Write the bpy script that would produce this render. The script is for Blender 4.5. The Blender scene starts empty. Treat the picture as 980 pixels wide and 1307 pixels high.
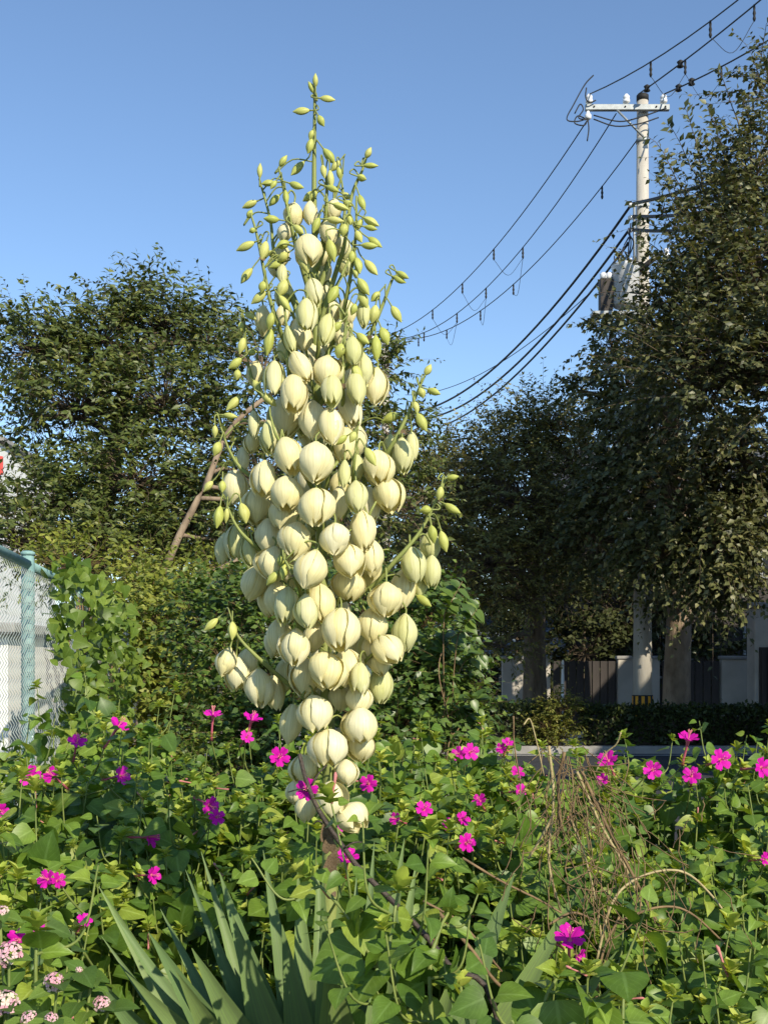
import bpy, math, random
import numpy as np
from mathutils import Vector, Matrix, Quaternion
from mathutils.bvhtree import BVHTree

random.seed(7); rng = np.random.default_rng(7)
scene = bpy.context.scene
col = scene.collection
F, EYE, CX, HY = 1500.0, 1.5, 490.0, 850.0      # focal length in photo pixels, eye height, horizon row

# ------------------------------------------------------------------ camera, sky, sun, exposure
cam = bpy.data.cameras.new('camera'); camo = bpy.data.objects.new('camera', cam); col.objects.link(camo)
camo.location = (0, 0, EYE); camo.rotation_euler = (math.radians(90), 0, 0)
cam.sensor_fit = 'VERTICAL'; cam.sensor_height = 36.0; cam.lens = 36.0 * F / 1307.0
cam.shift_y = (HY - 653.5) / 1307.0
cam.clip_start = 0.05; cam.clip_end = 2000
scene.camera = camo
SUN_AZ, SUN_EL = math.radians(32), math.radians(31)   # azimuth to the right of straight behind the camera
world = bpy.data.worlds.new('World'); scene.world = world; world.use_nodes = True
nt = world.node_tree
bg = nt.nodes['Background']
sky = nt.nodes.new('ShaderNodeTexSky'); sky.sky_type = 'NISHITA'; sky.sun_disc = False
sky.sun_elevation = SUN_EL; sky.sun_rotation = math.pi - SUN_AZ
sky.air_density = 1.0; sky.dust_density = 0.0; sky.ozone_density = 3.6; sky.altitude = 0
nt.links.new(sky.outputs[0], bg.inputs[0]); bg.inputs[1].default_value = 0.15
sl = bpy.data.lights.new('sun', 'SUN'); sl.energy = 5.0; sl.angle = math.radians(0.5); sl.color = (1.0, 0.90, 0.72)
so = bpy.data.objects.new('sun', sl); col.objects.link(so)
to_sun = Vector((math.sin(SUN_AZ)*math.cos(SUN_EL), -math.cos(SUN_AZ)*math.cos(SUN_EL), math.sin(SUN_EL)))
so.rotation_euler = to_sun.to_track_quat('Z', 'Y').to_euler(); so.location = (12, -18, 20)
vs = scene.view_settings
vs.view_transform = 'Standard'; vs.look = 'None'; vs.exposure = 0.3; vs.gamma = 1.0; vs.use_curve_mapping = False

# ------------------------------------------------------------------ helpers
def W(px, py, Y):
    return Vector(((px-CX)/F*Y, Y, EYE-(py-HY)/F*Y))
def tag(o, label=None, cat=None, group=None, kind=None):
    if label: o['label'] = label
    if cat: o['category'] = cat
    if group: o['group'] = group
    if kind: o['kind'] = kind
    return o
def empty(name, loc, label, cat, group=None):
    o = bpy.data.objects.new(name, None); o.empty_display_size = 0.1
    col.objects.link(o); o.location = loc
    return tag(o, label, cat, group)
def link(name, me, parent=None, M=None):
    o = bpy.data.objects.new(name, me); col.objects.link(o)
    if parent is not None: o.parent = parent
    if M is not None: o.matrix_basis = M
    return o
def base_of(p):                      # world offset of a parent chain of unrotated things
    v = Vector((0, 0, 0))
    while p is not None:
        v = v + p.location; p = p.parent
    return v

def mesh_np(name, V, T, mat, uv=None, var=None, smooth=False):
    """mesh from numpy triangles"""
    me = bpy.data.meshes.new(name)
    V = np.asarray(V, dtype=np.float32); T = np.asarray(T, dtype=np.int32)
    n, t = len(V), len(T)
    me.vertices.add(n); me.vertices.foreach_set('co', V.ravel())
    me.loops.add(t*3); me.loops.foreach_set('vertex_index', T.ravel())
    me.polygons.add(t); me.polygons.foreach_set('loop_start', np.arange(0, t*3, 3, dtype=np.int32))
    me.polygons.foreach_set('loop_total', np.full(t, 3, dtype=np.int32))
    if smooth: me.polygons.foreach_set('use_smooth', np.ones(t, dtype=bool))
    if uv is not None:
        l = me.uv_layers.new(name='UVMap'); l.data.foreach_set('uv', np.asarray(uv, dtype=np.float32)[T.ravel()].ravel())
    if var is not None:
        a = me.attributes.new('var', 'FLOAT', 'POINT'); a.data.foreach_set('value', np.asarray(var, dtype=np.float32))
    me.materials.append(mat); me.update(calc_edges=True); me.validate()
    return me

class MB:
    """collects tubes, boxes and lathes, then builds ONE mesh object"""
    def __init__(s): s.v = []; s.f = []; s.sm = []
    def add(s, vs, fs, smooth=False):
        o = len(s.v); s.v += [tuple(x) for x in vs]
        for f in fs: s.f.append(tuple(i+o for i in f)); s.sm.append(smooth)
    def tube(s, pts, rad, n=6, cap=True):
        pts = [Vector(p) for p in pts]
        if not hasattr(rad, '__len__'): rad = [rad]*len(pts)
        vs, fs = [], []
        up = Vector((0.13, 0.31, 0.94))
        for i, p in enumerate(pts):
            d = (pts[min(i+1, len(pts)-1)] - pts[max(i-1, 0)]).normalized()
            if abs(d.dot(up)) > 0.96: up = Vector((0.9, -0.3, 0.1))
            a = d.cross(up).normalized(); b = d.cross(a).normalized()
            for k in range(n):
                t = 2*math.pi*k/n
                vs.append(p + (a*math.cos(t) + b*math.sin(t))*rad[i])
        for i in range(len(pts)-1):
            for k in range(n):
                fs.append((i*n+k, i*n+(k+1) % n, (i+1)*n+(k+1) % n, (i+1)*n+k))
        if cap:
            fs.append(tuple(range(n-1, -1, -1))); fs.append(tuple((len(pts)-1)*n+k for k in range(n)))
        s.add(vs, fs, True); return s
    def box(s, a, b, bev=0.0):
        x0, y0, z0 = a; x1, y1, z1 = b
        if bev <= 0:
            vs = [(x, y, z) for x in (x0, x1) for y in (y0, y1) for z in (z0, z1)]
            s.add(vs, [(0, 1, 3, 2), (4, 6, 7, 5), (0, 4, 5, 1), (2, 3, 7, 6), (0, 2, 6, 4), (1, 5, 7, 3)])
        else:
            vs = []; e = bev
            for z, i in ((z0, e), (z0+e, 0), (z1-e, 0), (z1, e)):
                vs += [(x0+i+e, y0+i, z), (x1-i-e, y0+i, z), (x1-i, y0+i+e, z), (x1-i, y1-i-e, z),
                       (x1-i-e, y1-i, z), (x0+i+e, y1-i, z), (x0+i, y1-i-e, z), (x0+i, y0+i+e, z)]
            fs = [tuple(range(7, -1, -1)), tuple(range(24, 32))]
            for r in range(3):
                for k in range(8): fs.append((r*8+k, r*8+(k+1) % 8, (r+1)*8+(k+1) % 8, (r+1)*8+k))
            s.add(vs, fs)
        return s
    def lathe(s, c, prof, n=20):
        vs, fs = [], []
        for z, r in prof:
            for k in range(n):
                t = 2*math.pi*k/n; vs.append((c[0]+r*math.cos(t), c[1]+r*math.sin(t), c[2]+z))
        m = len(prof)
        for i in range(m-1):
            for k in range(n): fs.append((i*n+k, i*n+(k+1) % n, (i+1)*n+(k+1) % n, (i+1)*n+k))
        fs.append(tuple(range(n-1, -1, -1))); fs.append(tuple((m-1)*n+k for k in range(n)))
        s.add(vs, fs, True); return s
    def build(s, name, mat, parent=None, M=None):
        """vertices are in world space; they are moved into the parent's space"""
        off = base_of(parent)
        me = bpy.data.meshes.new(name)
        me.from_pydata([(x-off.x, y-off.y, z-off.z) for x, y, z in s.v], [], s.f)
        me.polygons.foreach_set('use_smooth', s.sm); me.materials.append(mat); me.update()
        return link(name, me, parent, M)

def spline(pts, n=8):
    """Catmull-Rom through points"""
    p = [Vector(q) for q in pts]
    if len(p) < 3: return [p[0].lerp(p[-1], i/n) for i in range(n+1)]
    p = [p[0]*2-p[1]] + p + [p[-1]*2-p[-2]]; out = []
    for i in range(1, len(p)-2):
        for k in range(n):
            t = k/n; a, b, c, d = p[i-1], p[i], p[i+1], p[i+2]
            out.append(0.5*((2*b)+(c-a)*t+(2*a-5*b+4*c-d)*t*t+(3*b-a-3*c+d)*t**3))
    out.append(p[-2]); return out
def lerps(a, b, n): return [a+(b-a)*i/(n-1) for i in range(n)]

def nrm(a): return a/np.maximum(np.linalg.norm(a, axis=-1, keepdims=True), 1e-9)
def leaf_arrays(tmpl, P, D, N, S, var=None):
    tv, tf, tu = tmpl
    D = nrm(np.asarray(D, float)); X = nrm(np.cross(D, N)); Nn = np.cross(X, D)
    S = np.asarray(S, float)
    S = S if S.ndim == 2 else np.stack([S, S], 1)          # width, length scales
    V = (np.asarray(P)[:, None, :] + tv[None, :, 0:1]*X[:, None, :]*S[:, None, 0:1]
         + tv[None, :, 1:2]*D[:, None, :]*S[:, None, 1:2] + tv[None, :, 2:3]*Nn[:, None, :]*S[:, None, 1:2])
    n, k = len(P), len(tv)
    T = (tf[None] + (np.arange(n)*k)[:, None, None]).reshape(-1, 3)
    vv = np.repeat(var if var is not None else rng.random(n), k)
    return V.reshape(-1, 3), T, np.tile(tu, (n, 1)), vv
def leaf_soup(name, tmpl, P, D, N, S, mat, parent=None, var=None):
    P = np.asarray(P, float) - np.array(base_of(parent))
    V, T, U, vv = leaf_arrays(tmpl, P, D, N, S, var)
    o = link(name, mesh_np(name, V, T, mat, U, vv, True), parent)
    o['kind'] = 'stuff'; return o
def tubes_np(pts, rad):
    """pts (n,k,3), rad (n,k): three-sided tubes"""
    n, k, _ = pts.shape
    d = nrm(np.gradient(pts, axis=1)); up = np.array([0.21, 0.37, 0.9])
    a = nrm(np.cross(d, up)); b = np.cross(d, a); ring = []
    for j in range(3):
        t = 2*math.pi*j/3; ring.append(pts + (a*math.cos(t)+b*math.sin(t))*rad[..., None])
    V = np.stack(ring, 2).reshape(-1, 3)
    i = np.arange(k-1); T = []
    for j in range(3):
        j2 = (j+1) % 3; A, B, C, E = i*3+j, i*3+j2, (i+1)*3+j2, (i+1)*3+j
        T += [np.stack([A, B, C], 1), np.stack([A, C, E], 1)]
    T = np.concatenate(T); T = (T[None] + (np.arange(n)*k*3)[:, None, None]).reshape(-1, 3)
    return V, T

def template(rows, fold=0.25, curl=0.25, across=3):
    """leaf blade: rows = [(v, halfwidth)], V-fold along the midrib, curled down to the tip"""
    v, f, u = [], [], []
    us = [-1, 0, 1] if across == 3 else [-1, -0.5, 0, 0.5, 1]
    for t, w in rows:
        for s in us:
            v.append((s*w, t*(1-0.12*curl*t), abs(s)*w*fold - curl*t*t*0.5)); u.append((0.5+s*0.5, t))
    k = len(us)
    for i in range(len(rows)-1):
        for j in range(k-1):
            a = i*k+j; f += [(a, a+1, a+k+1), (a, a+k+1, a+k)]
    return np.array(v, float), np.array(f, np.int32), np.array(u, float)
T_SMALL = (np.array([(0, 0, 0), (-.30, .42, .07), (0, .5, 0), (.30, .42, .07), (0, 1, -.10)], float),
           np.array([(0, 2, 1), (0, 3, 2), (1, 2, 4), (2, 3, 4)], np.int32),
           np.array([(.5, 0), (0, .45), (.5, .5), (1, .45), (.5, 1)], float))
T_NARROW = (T_SMALL[0]*np.array([0.72, 1, 1]), T_SMALL[1], T_SMALL[2])

# ------------------------------------------------------------------ materials
def new_mat(name):
    m = bpy.data.materials.new(name); m.use_nodes = True
    return m, m.node_tree, m.node_tree.nodes, m.node_tree.nodes['Principled BSDF']
def surf(name, c, c2=None, rough=0.8, scale=6.0, bump=0.0, metal=0.0, spec=0.3, detail=6.0, stretch=(1, 1, 1), bscale=None):
    """two-tone noise surface with optional relief"""
    m, t, N, b = new_mat(name)
    b.inputs['Roughness'].default_value = rough; b.inputs['Metallic'].default_value = metal
    b.inputs['Specular IOR Level'].default_value = spec
    c2 = c2 or tuple(x*0.7 for x in c)
    tc = N.new('ShaderNodeTexCoord'); mp = N.new('ShaderNodeMapping'); mp.inputs['Scale'].default_value = stretch
    no = N.new('ShaderNodeTexNoise'); no.inputs['Scale'].default_value = scale; no.inputs['Detail'].default_value = detail
    t.links.new(tc.outputs['Object'], mp.inputs[0]); t.links.new(mp.outputs[0], no.inputs[0])
    r = N.new('ShaderNodeValToRGB'); r.color_ramp.elements[0].position = 0.3; r.color_ramp.elements[1].position = 0.72
    r.color_ramp.elements[0].color = (*c2, 1); r.color_ramp.elements[1].color = (*c, 1)
    t.links.new(no.outputs[0], r.inputs[0]); t.links.new(r.outputs[0], b.inputs['Base Color'])
    if bump:
        n2 = N.new('ShaderNodeTexNoise'); n2.inputs['Scale'].default_value = bscale or scale*4; n2.inputs['Detail'].default_value = 8
        t.links.new(mp.outputs[0], n2.inputs[0])
        bp = N.new('ShaderNodeBump'); bp.inputs['Strength'].default_value = bump; bp.inputs['Distance'].default_value = 0.02
        t.links.new(n2.outputs[0], bp.inputs['Height']); t.links.new(bp.outputs[0], b.inputs['Normal'])
    return m
def leafmat(name, stops, trans=0.3, rough=0.5, spec=0.35, vein=0.0, tcol=None, lateral=True, stripes=0.0, bscale=38, bamp=.2, dk=.72, edge=0.0):
    """leaf: colour drawn per leaf from a ramp, pale veins, light through the blade"""
    m, t, N, b = new_mat(name); L = t.links.new
    at = N.new('ShaderNodeAttribute'); at.attribute_name = 'var'
    oi = N.new('ShaderNodeObjectInfo')
    ad = N.new('ShaderNodeMath'); ad.operation = 'ADD'; L(at.outputs['Fac'], ad.inputs[0]); L(oi.outputs['Random'], ad.inputs[1])
    fr = N.new('ShaderNodeMath'); fr.operation = 'FRACT'; L(ad.outputs[0], fr.inputs[0])
    r = N.new('ShaderNodeValToRGB'); e = r.color_ramp.elements
    for i, (p, c) in enumerate(stops):
        x = e[i] if i < 2 else e.new(p)
        x.position = p; x.color = (*c, 1)
    L(fr.outputs[0], r.inputs[0]); c_out = r.outputs[0]
    # blotches
    tc = N.new('ShaderNodeTexCoord'); no = N.new('ShaderNodeTexNoise'); no.inputs['Scale'].default_value = bscale; no.inputs['Detail'].default_value = 4
    L(tc.outputs['Object'], no.inputs[0])
    mr = N.new('ShaderNodeMapRange'); mr.inputs[1].default_value = 0.3; mr.inputs[2].default_value = 0.7; mr.inputs[3].default_value = 1-bamp; mr.inputs[4].default_value = 1+bamp
    L(no.outputs[0], mr.inputs[0])
    hs = N.new('ShaderNodeHueSaturation'); L(c_out, hs.inputs['Color']); L(mr.outputs[0], hs.inputs['Value']); c_out = hs.outputs[0]
    if vein or stripes:
        uv = N.new('ShaderNodeUVMap'); sp = N.new('ShaderNodeSeparateXYZ'); L(uv.outputs[0], sp.inputs[0])
        s1 = N.new('ShaderNodeMath'); s1.operation = 'SUBTRACT'; L(sp.outputs[0], s1.inputs[0]); s1.inputs[1].default_value = 0.5
        s2 = N.new('ShaderNodeMath'); s2.operation = 'ABSOLUTE'; L(s1.outputs[0], s2.inputs[0])
        if vein:
            md = N.new('ShaderNodeMapRange'); md.inputs[1].default_value = 0.02; md.inputs[2].default_value = 0.055; md.inputs[3].default_value = 1; md.inputs[4].default_value = 0
            L(s2.outputs[0], md.inputs[0]); fac = md.outputs[0]
            if lateral:
                q = N.new('ShaderNodeMath'); q.operation = 'MULTIPLY_ADD'; q.inputs[1].default_value = -0.9; L(s2.outputs[0], q.inputs[0]); L(sp.outputs[1], q.inputs[2])
                q2 = N.new('ShaderNodeMath'); q2.operation = 'MULTIPLY'; q2.inputs[1].default_value = 44; L(q.outputs[0], q2.inputs[0])
                q3 = N.new('ShaderNodeMath'); q3.operation = 'SINE'; L(q2.outputs[0], q3.inputs[0])
                q4 = N.new('ShaderNodeMapRange'); q4.inputs[1].default_value = 0.86; q4.inputs[2].default_value = 1; q4.inputs[3].default_value = 0; q4.inputs[4].default_value = 0.6
                L(q3.outputs[0], q4.inputs[0])
                mx = N.new('ShaderNodeMath'); mx.operation = 'MAXIMUM'; L(fac, mx.inputs[0]); L(q4.outputs[0], mx.inputs[1]); fac = mx.outputs[0]
            mm = N.new('ShaderNodeMath'); mm.operation = 'MULTIPLY'; mm.inputs[1].default_value = vein; L(fac, mm.inputs[0]); fac = mm.outputs[0]
        else:
            q2 = N.new('ShaderNodeTexNoise'); q2.noise_dimensions = '2D'; q2.inputs['Scale'].default_value = 1; q2.inputs['Detail'].default_value = 3
            mpn = N.new('ShaderNodeMapping'); mpn.inputs['Scale'].default_value = (16, 1.0, 1); L(uv.outputs[0], mpn.inputs[0]); L(mpn.outputs[0], q2.inputs[0])
            q4 = N.new('ShaderNodeMapRange'); q4.inputs[1].default_value = 0.42; q4.inputs[2].default_value = 0.7; q4.inputs[3].default_value = 0; q4.inputs[4].default_value = stripes
            L(q2.outputs[0], q4.inputs[0]); fac = q4.outputs[0]
            if edge:                      # thin darker margin: seam shade between petals put into the colour
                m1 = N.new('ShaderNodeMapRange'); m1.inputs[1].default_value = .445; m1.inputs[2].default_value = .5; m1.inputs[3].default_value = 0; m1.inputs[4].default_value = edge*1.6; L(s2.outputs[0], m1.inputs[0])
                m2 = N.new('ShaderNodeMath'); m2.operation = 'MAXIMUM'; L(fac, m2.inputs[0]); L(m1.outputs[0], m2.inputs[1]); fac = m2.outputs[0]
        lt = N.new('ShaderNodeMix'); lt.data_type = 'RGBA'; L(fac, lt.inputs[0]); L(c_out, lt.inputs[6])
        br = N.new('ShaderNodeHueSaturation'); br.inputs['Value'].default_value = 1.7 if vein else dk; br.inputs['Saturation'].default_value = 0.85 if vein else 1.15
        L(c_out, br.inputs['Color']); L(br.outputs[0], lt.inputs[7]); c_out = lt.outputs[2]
    L(c_out, b.inputs['Base Color']); b.inputs['Roughness'].default_value = rough; b.inputs['Specular IOR Level'].default_value = spec
    tr = N.new('ShaderNodeBsdfTranslucent'); ts = N.new('ShaderNodeMix'); ts.data_type = 'RGBA'; ts.blend_type = 'MULTIPLY'; ts.inputs[0].default_value = 1
    L(c_out, ts.inputs[6]); ts.inputs[7].default_value = (*(tcol or (1.5, 1.35, 0.5)), 1); L(ts.outputs[2], tr.inputs[0])
    ms = N.new('ShaderNodeMixShader'); ms.inputs[0].default_value = trans
    L(b.outputs[0], ms.inputs[1]); L(tr.outputs[0], ms.inputs[2]); L(ms.outputs[0], N['Material Output'].inputs[0])
    return m

M = {}
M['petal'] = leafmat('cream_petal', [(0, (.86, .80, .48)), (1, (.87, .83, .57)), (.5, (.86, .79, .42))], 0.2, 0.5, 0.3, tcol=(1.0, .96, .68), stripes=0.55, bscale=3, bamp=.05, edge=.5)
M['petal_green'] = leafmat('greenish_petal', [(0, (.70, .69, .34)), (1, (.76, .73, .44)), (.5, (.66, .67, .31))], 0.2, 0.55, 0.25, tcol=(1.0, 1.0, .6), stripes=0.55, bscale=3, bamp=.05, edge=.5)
M['bud'] = leafmat('bud_green', [(0, (.42, .46, .11)), (1, (.58, .58, .20)), (.5, (.50, .53, .15))], 0.1, 0.5, 0.3, tcol=(1, 1, .5), stripes=0.5, bscale=2, bamp=.1)
M['stalk'] = surf('yucca_stalk', (.27, .31, .09), (.19, .22, .06), 0.55, 30, 0.15, stretch=(1, 1, .2))
M['husk'] = surf('dry_bract', (.24, .17, .10), (.11, .075, .04), 0.8, 14, 0.4)
M['sword'] = leafmat('sword_leaf', [(0, (.095, .15, .058)), (1, (.16, .22, .075)), (.5, (.125, .18, .068))], 0.08, 0.55, 0.3, tcol=(1.2, 1.3, .5), stripes=.8, bscale=9, bamp=.15, dk=1.35)
M['mira'] = leafmat('four_oclock_leaf', [(0, (.06, .125, .018)), (1, (.30, .36, .05)), (.45, (.12, .21, .026)), (.78, (.175, .275, .034))], 0.36, 0.42, 0.4, vein=0.5, bscale=3, bamp=.22)
M['mira_young'] = leafmat('four_oclock_bract', [(0, (.26, .36, .05)), (1, (.48, .52, .11)), (.5, (.36, .44, .07))], 0.3, 0.5, 0.3)
M['mira_stem'] = surf('four_oclock_stem', (.22, .26, .07), (.12, .17, .04), 0.5, 25, 0.1)
M['magenta'] = leafmat('magenta_petal', [(0, (.60, .015, .36)), (1, (.74, .03, .46)), (.5, (.68, .012, .42))], 0.3, 0.6, 0.15, tcol=(1.1, 1.0, 1.1), stripes=0.5, bscale=3, bamp=.15)
M['tube'] = surf('pink_tube', (.55, .14, .18), (.38, .07, .13), 0.5, 40)
M['spent'] = surf('spent_pink', (.58, .25, .20), (.40, .12, .14), 0.6, 60)
M['stamen'] = surf('stamen', (.75, .10, .35), (.80, .45, .25), 0.5, 90)
M['lantana_pink'] = leafmat('lantana_floret', [(0, (.78, .38, .46)), (1, (.82, .70, .52)), (.5, (.80, .50, .56))], 0.25, 0.6, 0.2, tcol=(1, .9, .9))
M['lantana_leaf'] = leafmat('lantana_leaf', [(0, (.07, .13, .02)), (1, (.15, .23, .04)), (.5, (.10, .18, .03))], 0.3, 0.6, 0.25, vein=0.4)
M['dry'] = surf('dry_stem', (.27, .18, .09), (.13, .085, .045), 0.75, 40, 0.2)
M['straw'] = surf('straw_stem', (.46, .38, .20), (.30, .23, .11), 0.7, 40, 0.2)
M['dark_twig'] = surf('dark_stem', (.085, .065, .05), (.04, .03, .025), 0.6, 60, 0.3)
M['bark'] = surf('grey_brown_bark', (.19, .145, .10), (.085, .062, .042), 0.9, 9, 0.9, stretch=(1, 1, .25), bscale=22)
M['bark_pale'] = surf('mottled_bark', (.34, .26, .18), (.16, .115, .078), 0.9, 7, 0.8, stretch=(1, 1, .5), bscale=26)
M['tree_l'] = leafmat('broad_tree_leaf', [(0, (.05, .072, .017)), (1, (.20, .21, .05)), (.4, (.082, .112, .026)), (.85, (.12, .15, .034))], 0.22, 0.45, 0.4)
M['tree_z'] = leafmat('olive_tree_leaf', [(0, (.09, .094, .026)), (1, (.30, .26, .075)), (.5, (.15, .148, .042)), (.85, (.21, .195, .055))], 0.18, 0.5, 0.3)
M['tree_r'] = leafmat('grey_green_tree_leaf', [(0, (.05, .06, .02)), (1, (.23, .22, .09)), (.5, (.085, .096, .032)), (.85, (.14, .148, .055))], 0.2, 0.45, 0.4)
M['tree_far'] = leafmat('dark_far_leaf', [(0, (.03, .04, .014)), (1, (.07, .08, .026))], 0.15, 0.6, 0.2)
M['shrub_d'] = leafmat('evergreen_leaf', [(0, (.05, .095, .018)), (1, (.19, .26, .05)), (.5, (.085, .145, .026)), (.85, (.125, .19, .036))], 0.28, 0.38, 0.5)
M['shrub_y'] = leafmat('yellow_green_leaf', [(0, (.12, .16, .024)), (1, (.30, .32, .06)), (.5, (.19, .225, .036))], 0.3, 0.5, 0.3)
M['shrub_s'] = leafmat('olive_bush_leaf', [(0, (.10, .12, .02)), (1, (.24, .22, .05)), (.5, (.15, .17, .03))], 0.3, 0.5, 0.3)
M['vine'] = leafmat('vine_leaf', [(0, (.075, .135, .018)), (1, (.19, .265, .04)), (.5, (.12, .19, .026))], 0.33, 0.45, 0.35, vein=0.35)
M['hedge'] = leafmat('hedge_leaf', [(0, (.022, .035, .01)), (1, (.06, .08, .02))], 0.15, 0.5, 0.3)
M['concrete'] = surf('pole_concrete', (.50, .47, .41), (.40, .37, .32), 0.85, 5, 0.15, stretch=(3, 3, .5))
M['steel'] = surf('galvanised_steel', (.36, .39, .40), (.26, .28, .29), 0.5, 14, 0.05, metal=0.3)
M['porcelain'] = surf('white_porcelain', (.85, .85, .85), (.75, .76, .78), 0.15, 10, spec=0.6)
M['tank'] = surf('transformer_grey', (.62, .63, .64), (.50, .51, .52), 0.5, 9, 0.05)
M['cable'] = surf('black_cable', (.028, .032, .038), (.018, .02, .024), 0.55, 20)
M['rubber'] = surf('black_sleeve', (.025, .025, .025), (.015, .015, .015), 0.7, 20)
M['yellow'] = surf('yellow_reflector', (.75, .36, .02), (.62, .28, .015), 0.5, 20)
M['fence'] = surf('blue_green_paint', (.26, .42, .40), (.17, .30, .29), 0.6, 22, 0.15)
M['wire'] = surf('galvanised_wire', (.50, .56, .53), (.36, .42, .40), 0.5, 30, metal=0.2)
M['whitewall'] = surf('white_paint', (.82, .82, .80), (.72, .72, .69), 0.8, 2.5, 0.1)
M['plaster'] = surf('cream_plaster', (.50, .46, .40), (.38, .35, .30), 0.9, 2.2, 0.25)
M['redsign'] = surf('red_sign', (.70, .10, .08), (.60, .07, .06), 0.5, 3)
M['rooftile'] = surf('grey_roof', (.13, .14, .16), (.08, .085, .10), 0.6, 4, 0.3)
M['metalroof'] = surf('blue_grey_sheet', (.33, .40, .46), (.25, .31, .37), 0.45, 4, 0.05)
M['darkwood'] = surf('dark_boards', (.06, .05, .045), (.035, .03, .028), 0.7, 8, 0.2, stretch=(1, 1, .1))
M['glass'] = surf('window_glass', (.03, .035, .04), (.02, .024, .028), 0.08, 2, spec=0.6)
M['asphalt'] = surf('asphalt', (.055, .056, .06), (.035, .036, .04), 0.9, 1.3, 0.5, bscale=160)
M['kerb'] = surf('kerb_stone', (.34, .33, .31), (.24, .23, .22), 0.9, 5, 0.3)
M['paint'] = surf('road_paint', (.70, .70, .67), (.52, .52, .50), 0.8, 9, 0.1)
M['soil'] = surf('soil', (.085, .06, .038), (.045, .032, .02), 0.95, 4, 0.9, bscale=40)
M['grass'] = surf('rough_grass_ground', (.07, .085, .028), (.05, .042, .02), 0.95, 2, 0.9, bscale=50)

# ------------------------------------------------------------------ ground, road, pavement
def struct(name, mb, mat):
    o = mb.build(name, mat); o['kind'] = 'structure'; return o
g = MB(); n = 24
S = [-600, -120, -40, -15, -6, 0, 6, 15, 40, 120, 600]
vs = [(x, y, 0.0) for y in S for x in S]; k = len(S)
g.add(vs, [(j*k+i, j*k+i+1, (j+1)*k+i+1, (j+1)*k+i) for j in range(k-1) for i in range(k-1)])
struct('ground', g, M['grass'])
r = MB(); r.add([(-60, 12.4, .004), (60, 12.4, .004), (60, 20.0, .004), (-60, 20.0, .004)], [(0, 1, 2, 3)])
struct('road', r, M['asphalt'])
r = MB(); r.add([(1.9, -30, .008), (7.4, -30, .008), (7.4, 12.6, .008), (1.9, 12.6, .008)], [(0, 1, 2, 3)])
struct('side_road', r, M['asphalt'])
r = MB(); r.add([(-60, 19.55, .012), (60, 19.55, .012), (60, 19.67, .012), (-60, 19.67, .012)], [(0, 1, 2, 3)])
struct('road_marking', r, M['paint'])
r = MB()
r.box((-60, 20.19, -.05), (60, 26.5, .12)); struct('pavement', r, M['plaster'])
kb = MB()
kb.box((-60, 20.0, -.06), (60, 20.18, .13), .012); struct('kerb', kb, M['kerb'])
# raised planting bed under the flowers
bd = MB(); nx, ny = 22, 14; vs = []
for j in range(ny+1):
    for i in range(nx+1):
        x = -2.2+3.9*i/nx; y = 0.75+3.1*j/ny
        e = min(i, nx-i, j, ny-j)
        vs.append((x, y, -0.02 if e == 0 else 0.34*min(1, .55+e*.25)+random.uniform(-.02, .02)))
bd.add(vs, [(j*(nx+1)+i, j*(nx+1)+i+1, (j+1)*(nx+1)+i+1, (j+1)*(nx+1)+i) for j in range(ny) for i in range(nx)], True)
struct('flower_bed', bd, M['soil'])
# ------------------------------------------------------------------ buildings and walls beyond the road
def window(parent, x0, x1, y, z0, z1, face=-1, axis='y'):
    """frame with two panes set into a wall; face gives the outward side"""
    f = MB(); t = .06; d = .05*face
    def bx(mb, a0, a1, c0, c1, e0, e1):
        lo, hi = min(e0, e1), max(e0, e1)
        mb.box((a0, lo, c0), (a1, hi, c1)) if axis == 'y' else mb.box((lo, a0, c0), (hi, a1, c1))
    bx(f, x0, x1, z0, z0+t, y, y+d); bx(f, x0, x1, z1-t, z1, y, y+d)
    bx(f, x0, x0+t, z0+t, z1-t, y, y+d); bx(f, x1-t, x1, z0+t, z1-t, y, y+d)
    xm = (x0+x1)/2; bx(f, xm-t/2, xm+t/2, z0+t, z1-t, y, y+d)
    fo = f.build('window', M['steel'], parent)
    for a, b in ((x0+t, xm-t/2), (xm+t/2, x1-t)):
        p = MB(); bx(p, a, b, z0+t, z1-t, y+.004*face, y+.02*face); p.build('pane', M['glass'], fo)

def house(name, label, x0, x1, y0, y1, h, ridge, wallm, roofm, wins, group=None):
    t = empty(name, ((x0+x1)/2, (y0+y1)/2, 0), label, 'house', group)
    w = MB(); w.box((x0, y0, 0), (x1, y1, h)); ym = (y0+y1)/2
    w.add([(x0, y0, h), (x0, y1, h), (x0, ym, h+ridge), (x1, y0, h), (x1, y1, h), (x1, ym, h+ridge)], [(0, 1, 2), (3, 5, 4)])
    w.build('wall', wallm, t)
    r = MB(); e = .55; k = ridge/(ym-y0)
    for s in (-1, 1):
        ye = y0-e if s < 0 else y1+e; ze = h-e*k
        a = [(x0-e, ye, ze), (x1+e, ye, ze), (x1+e, ym, h+ridge), (x0-e, ym, h+ridge)]
        b = [(x, y, z+.14) for x, y, z in a]
        r.add(a+b, [(0, 1, 2, 3), (7, 6, 5, 4), (0, 4, 5, 1), (1, 5, 6, 2), (2, 6, 7, 3), (3, 7, 4, 0)])
    ro = r.build('roof', roofm, t)
    rc = MB(); rc.tube([(x0-e, ym, h+ridge+.14), (x1+e, ym, h+ridge+.14)], .11, 8); rc.build('ridge_cap', roofm, ro)
    for (a, b, c, d) in wins: window(t, a, b, y0, c, d)
    return t
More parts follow.
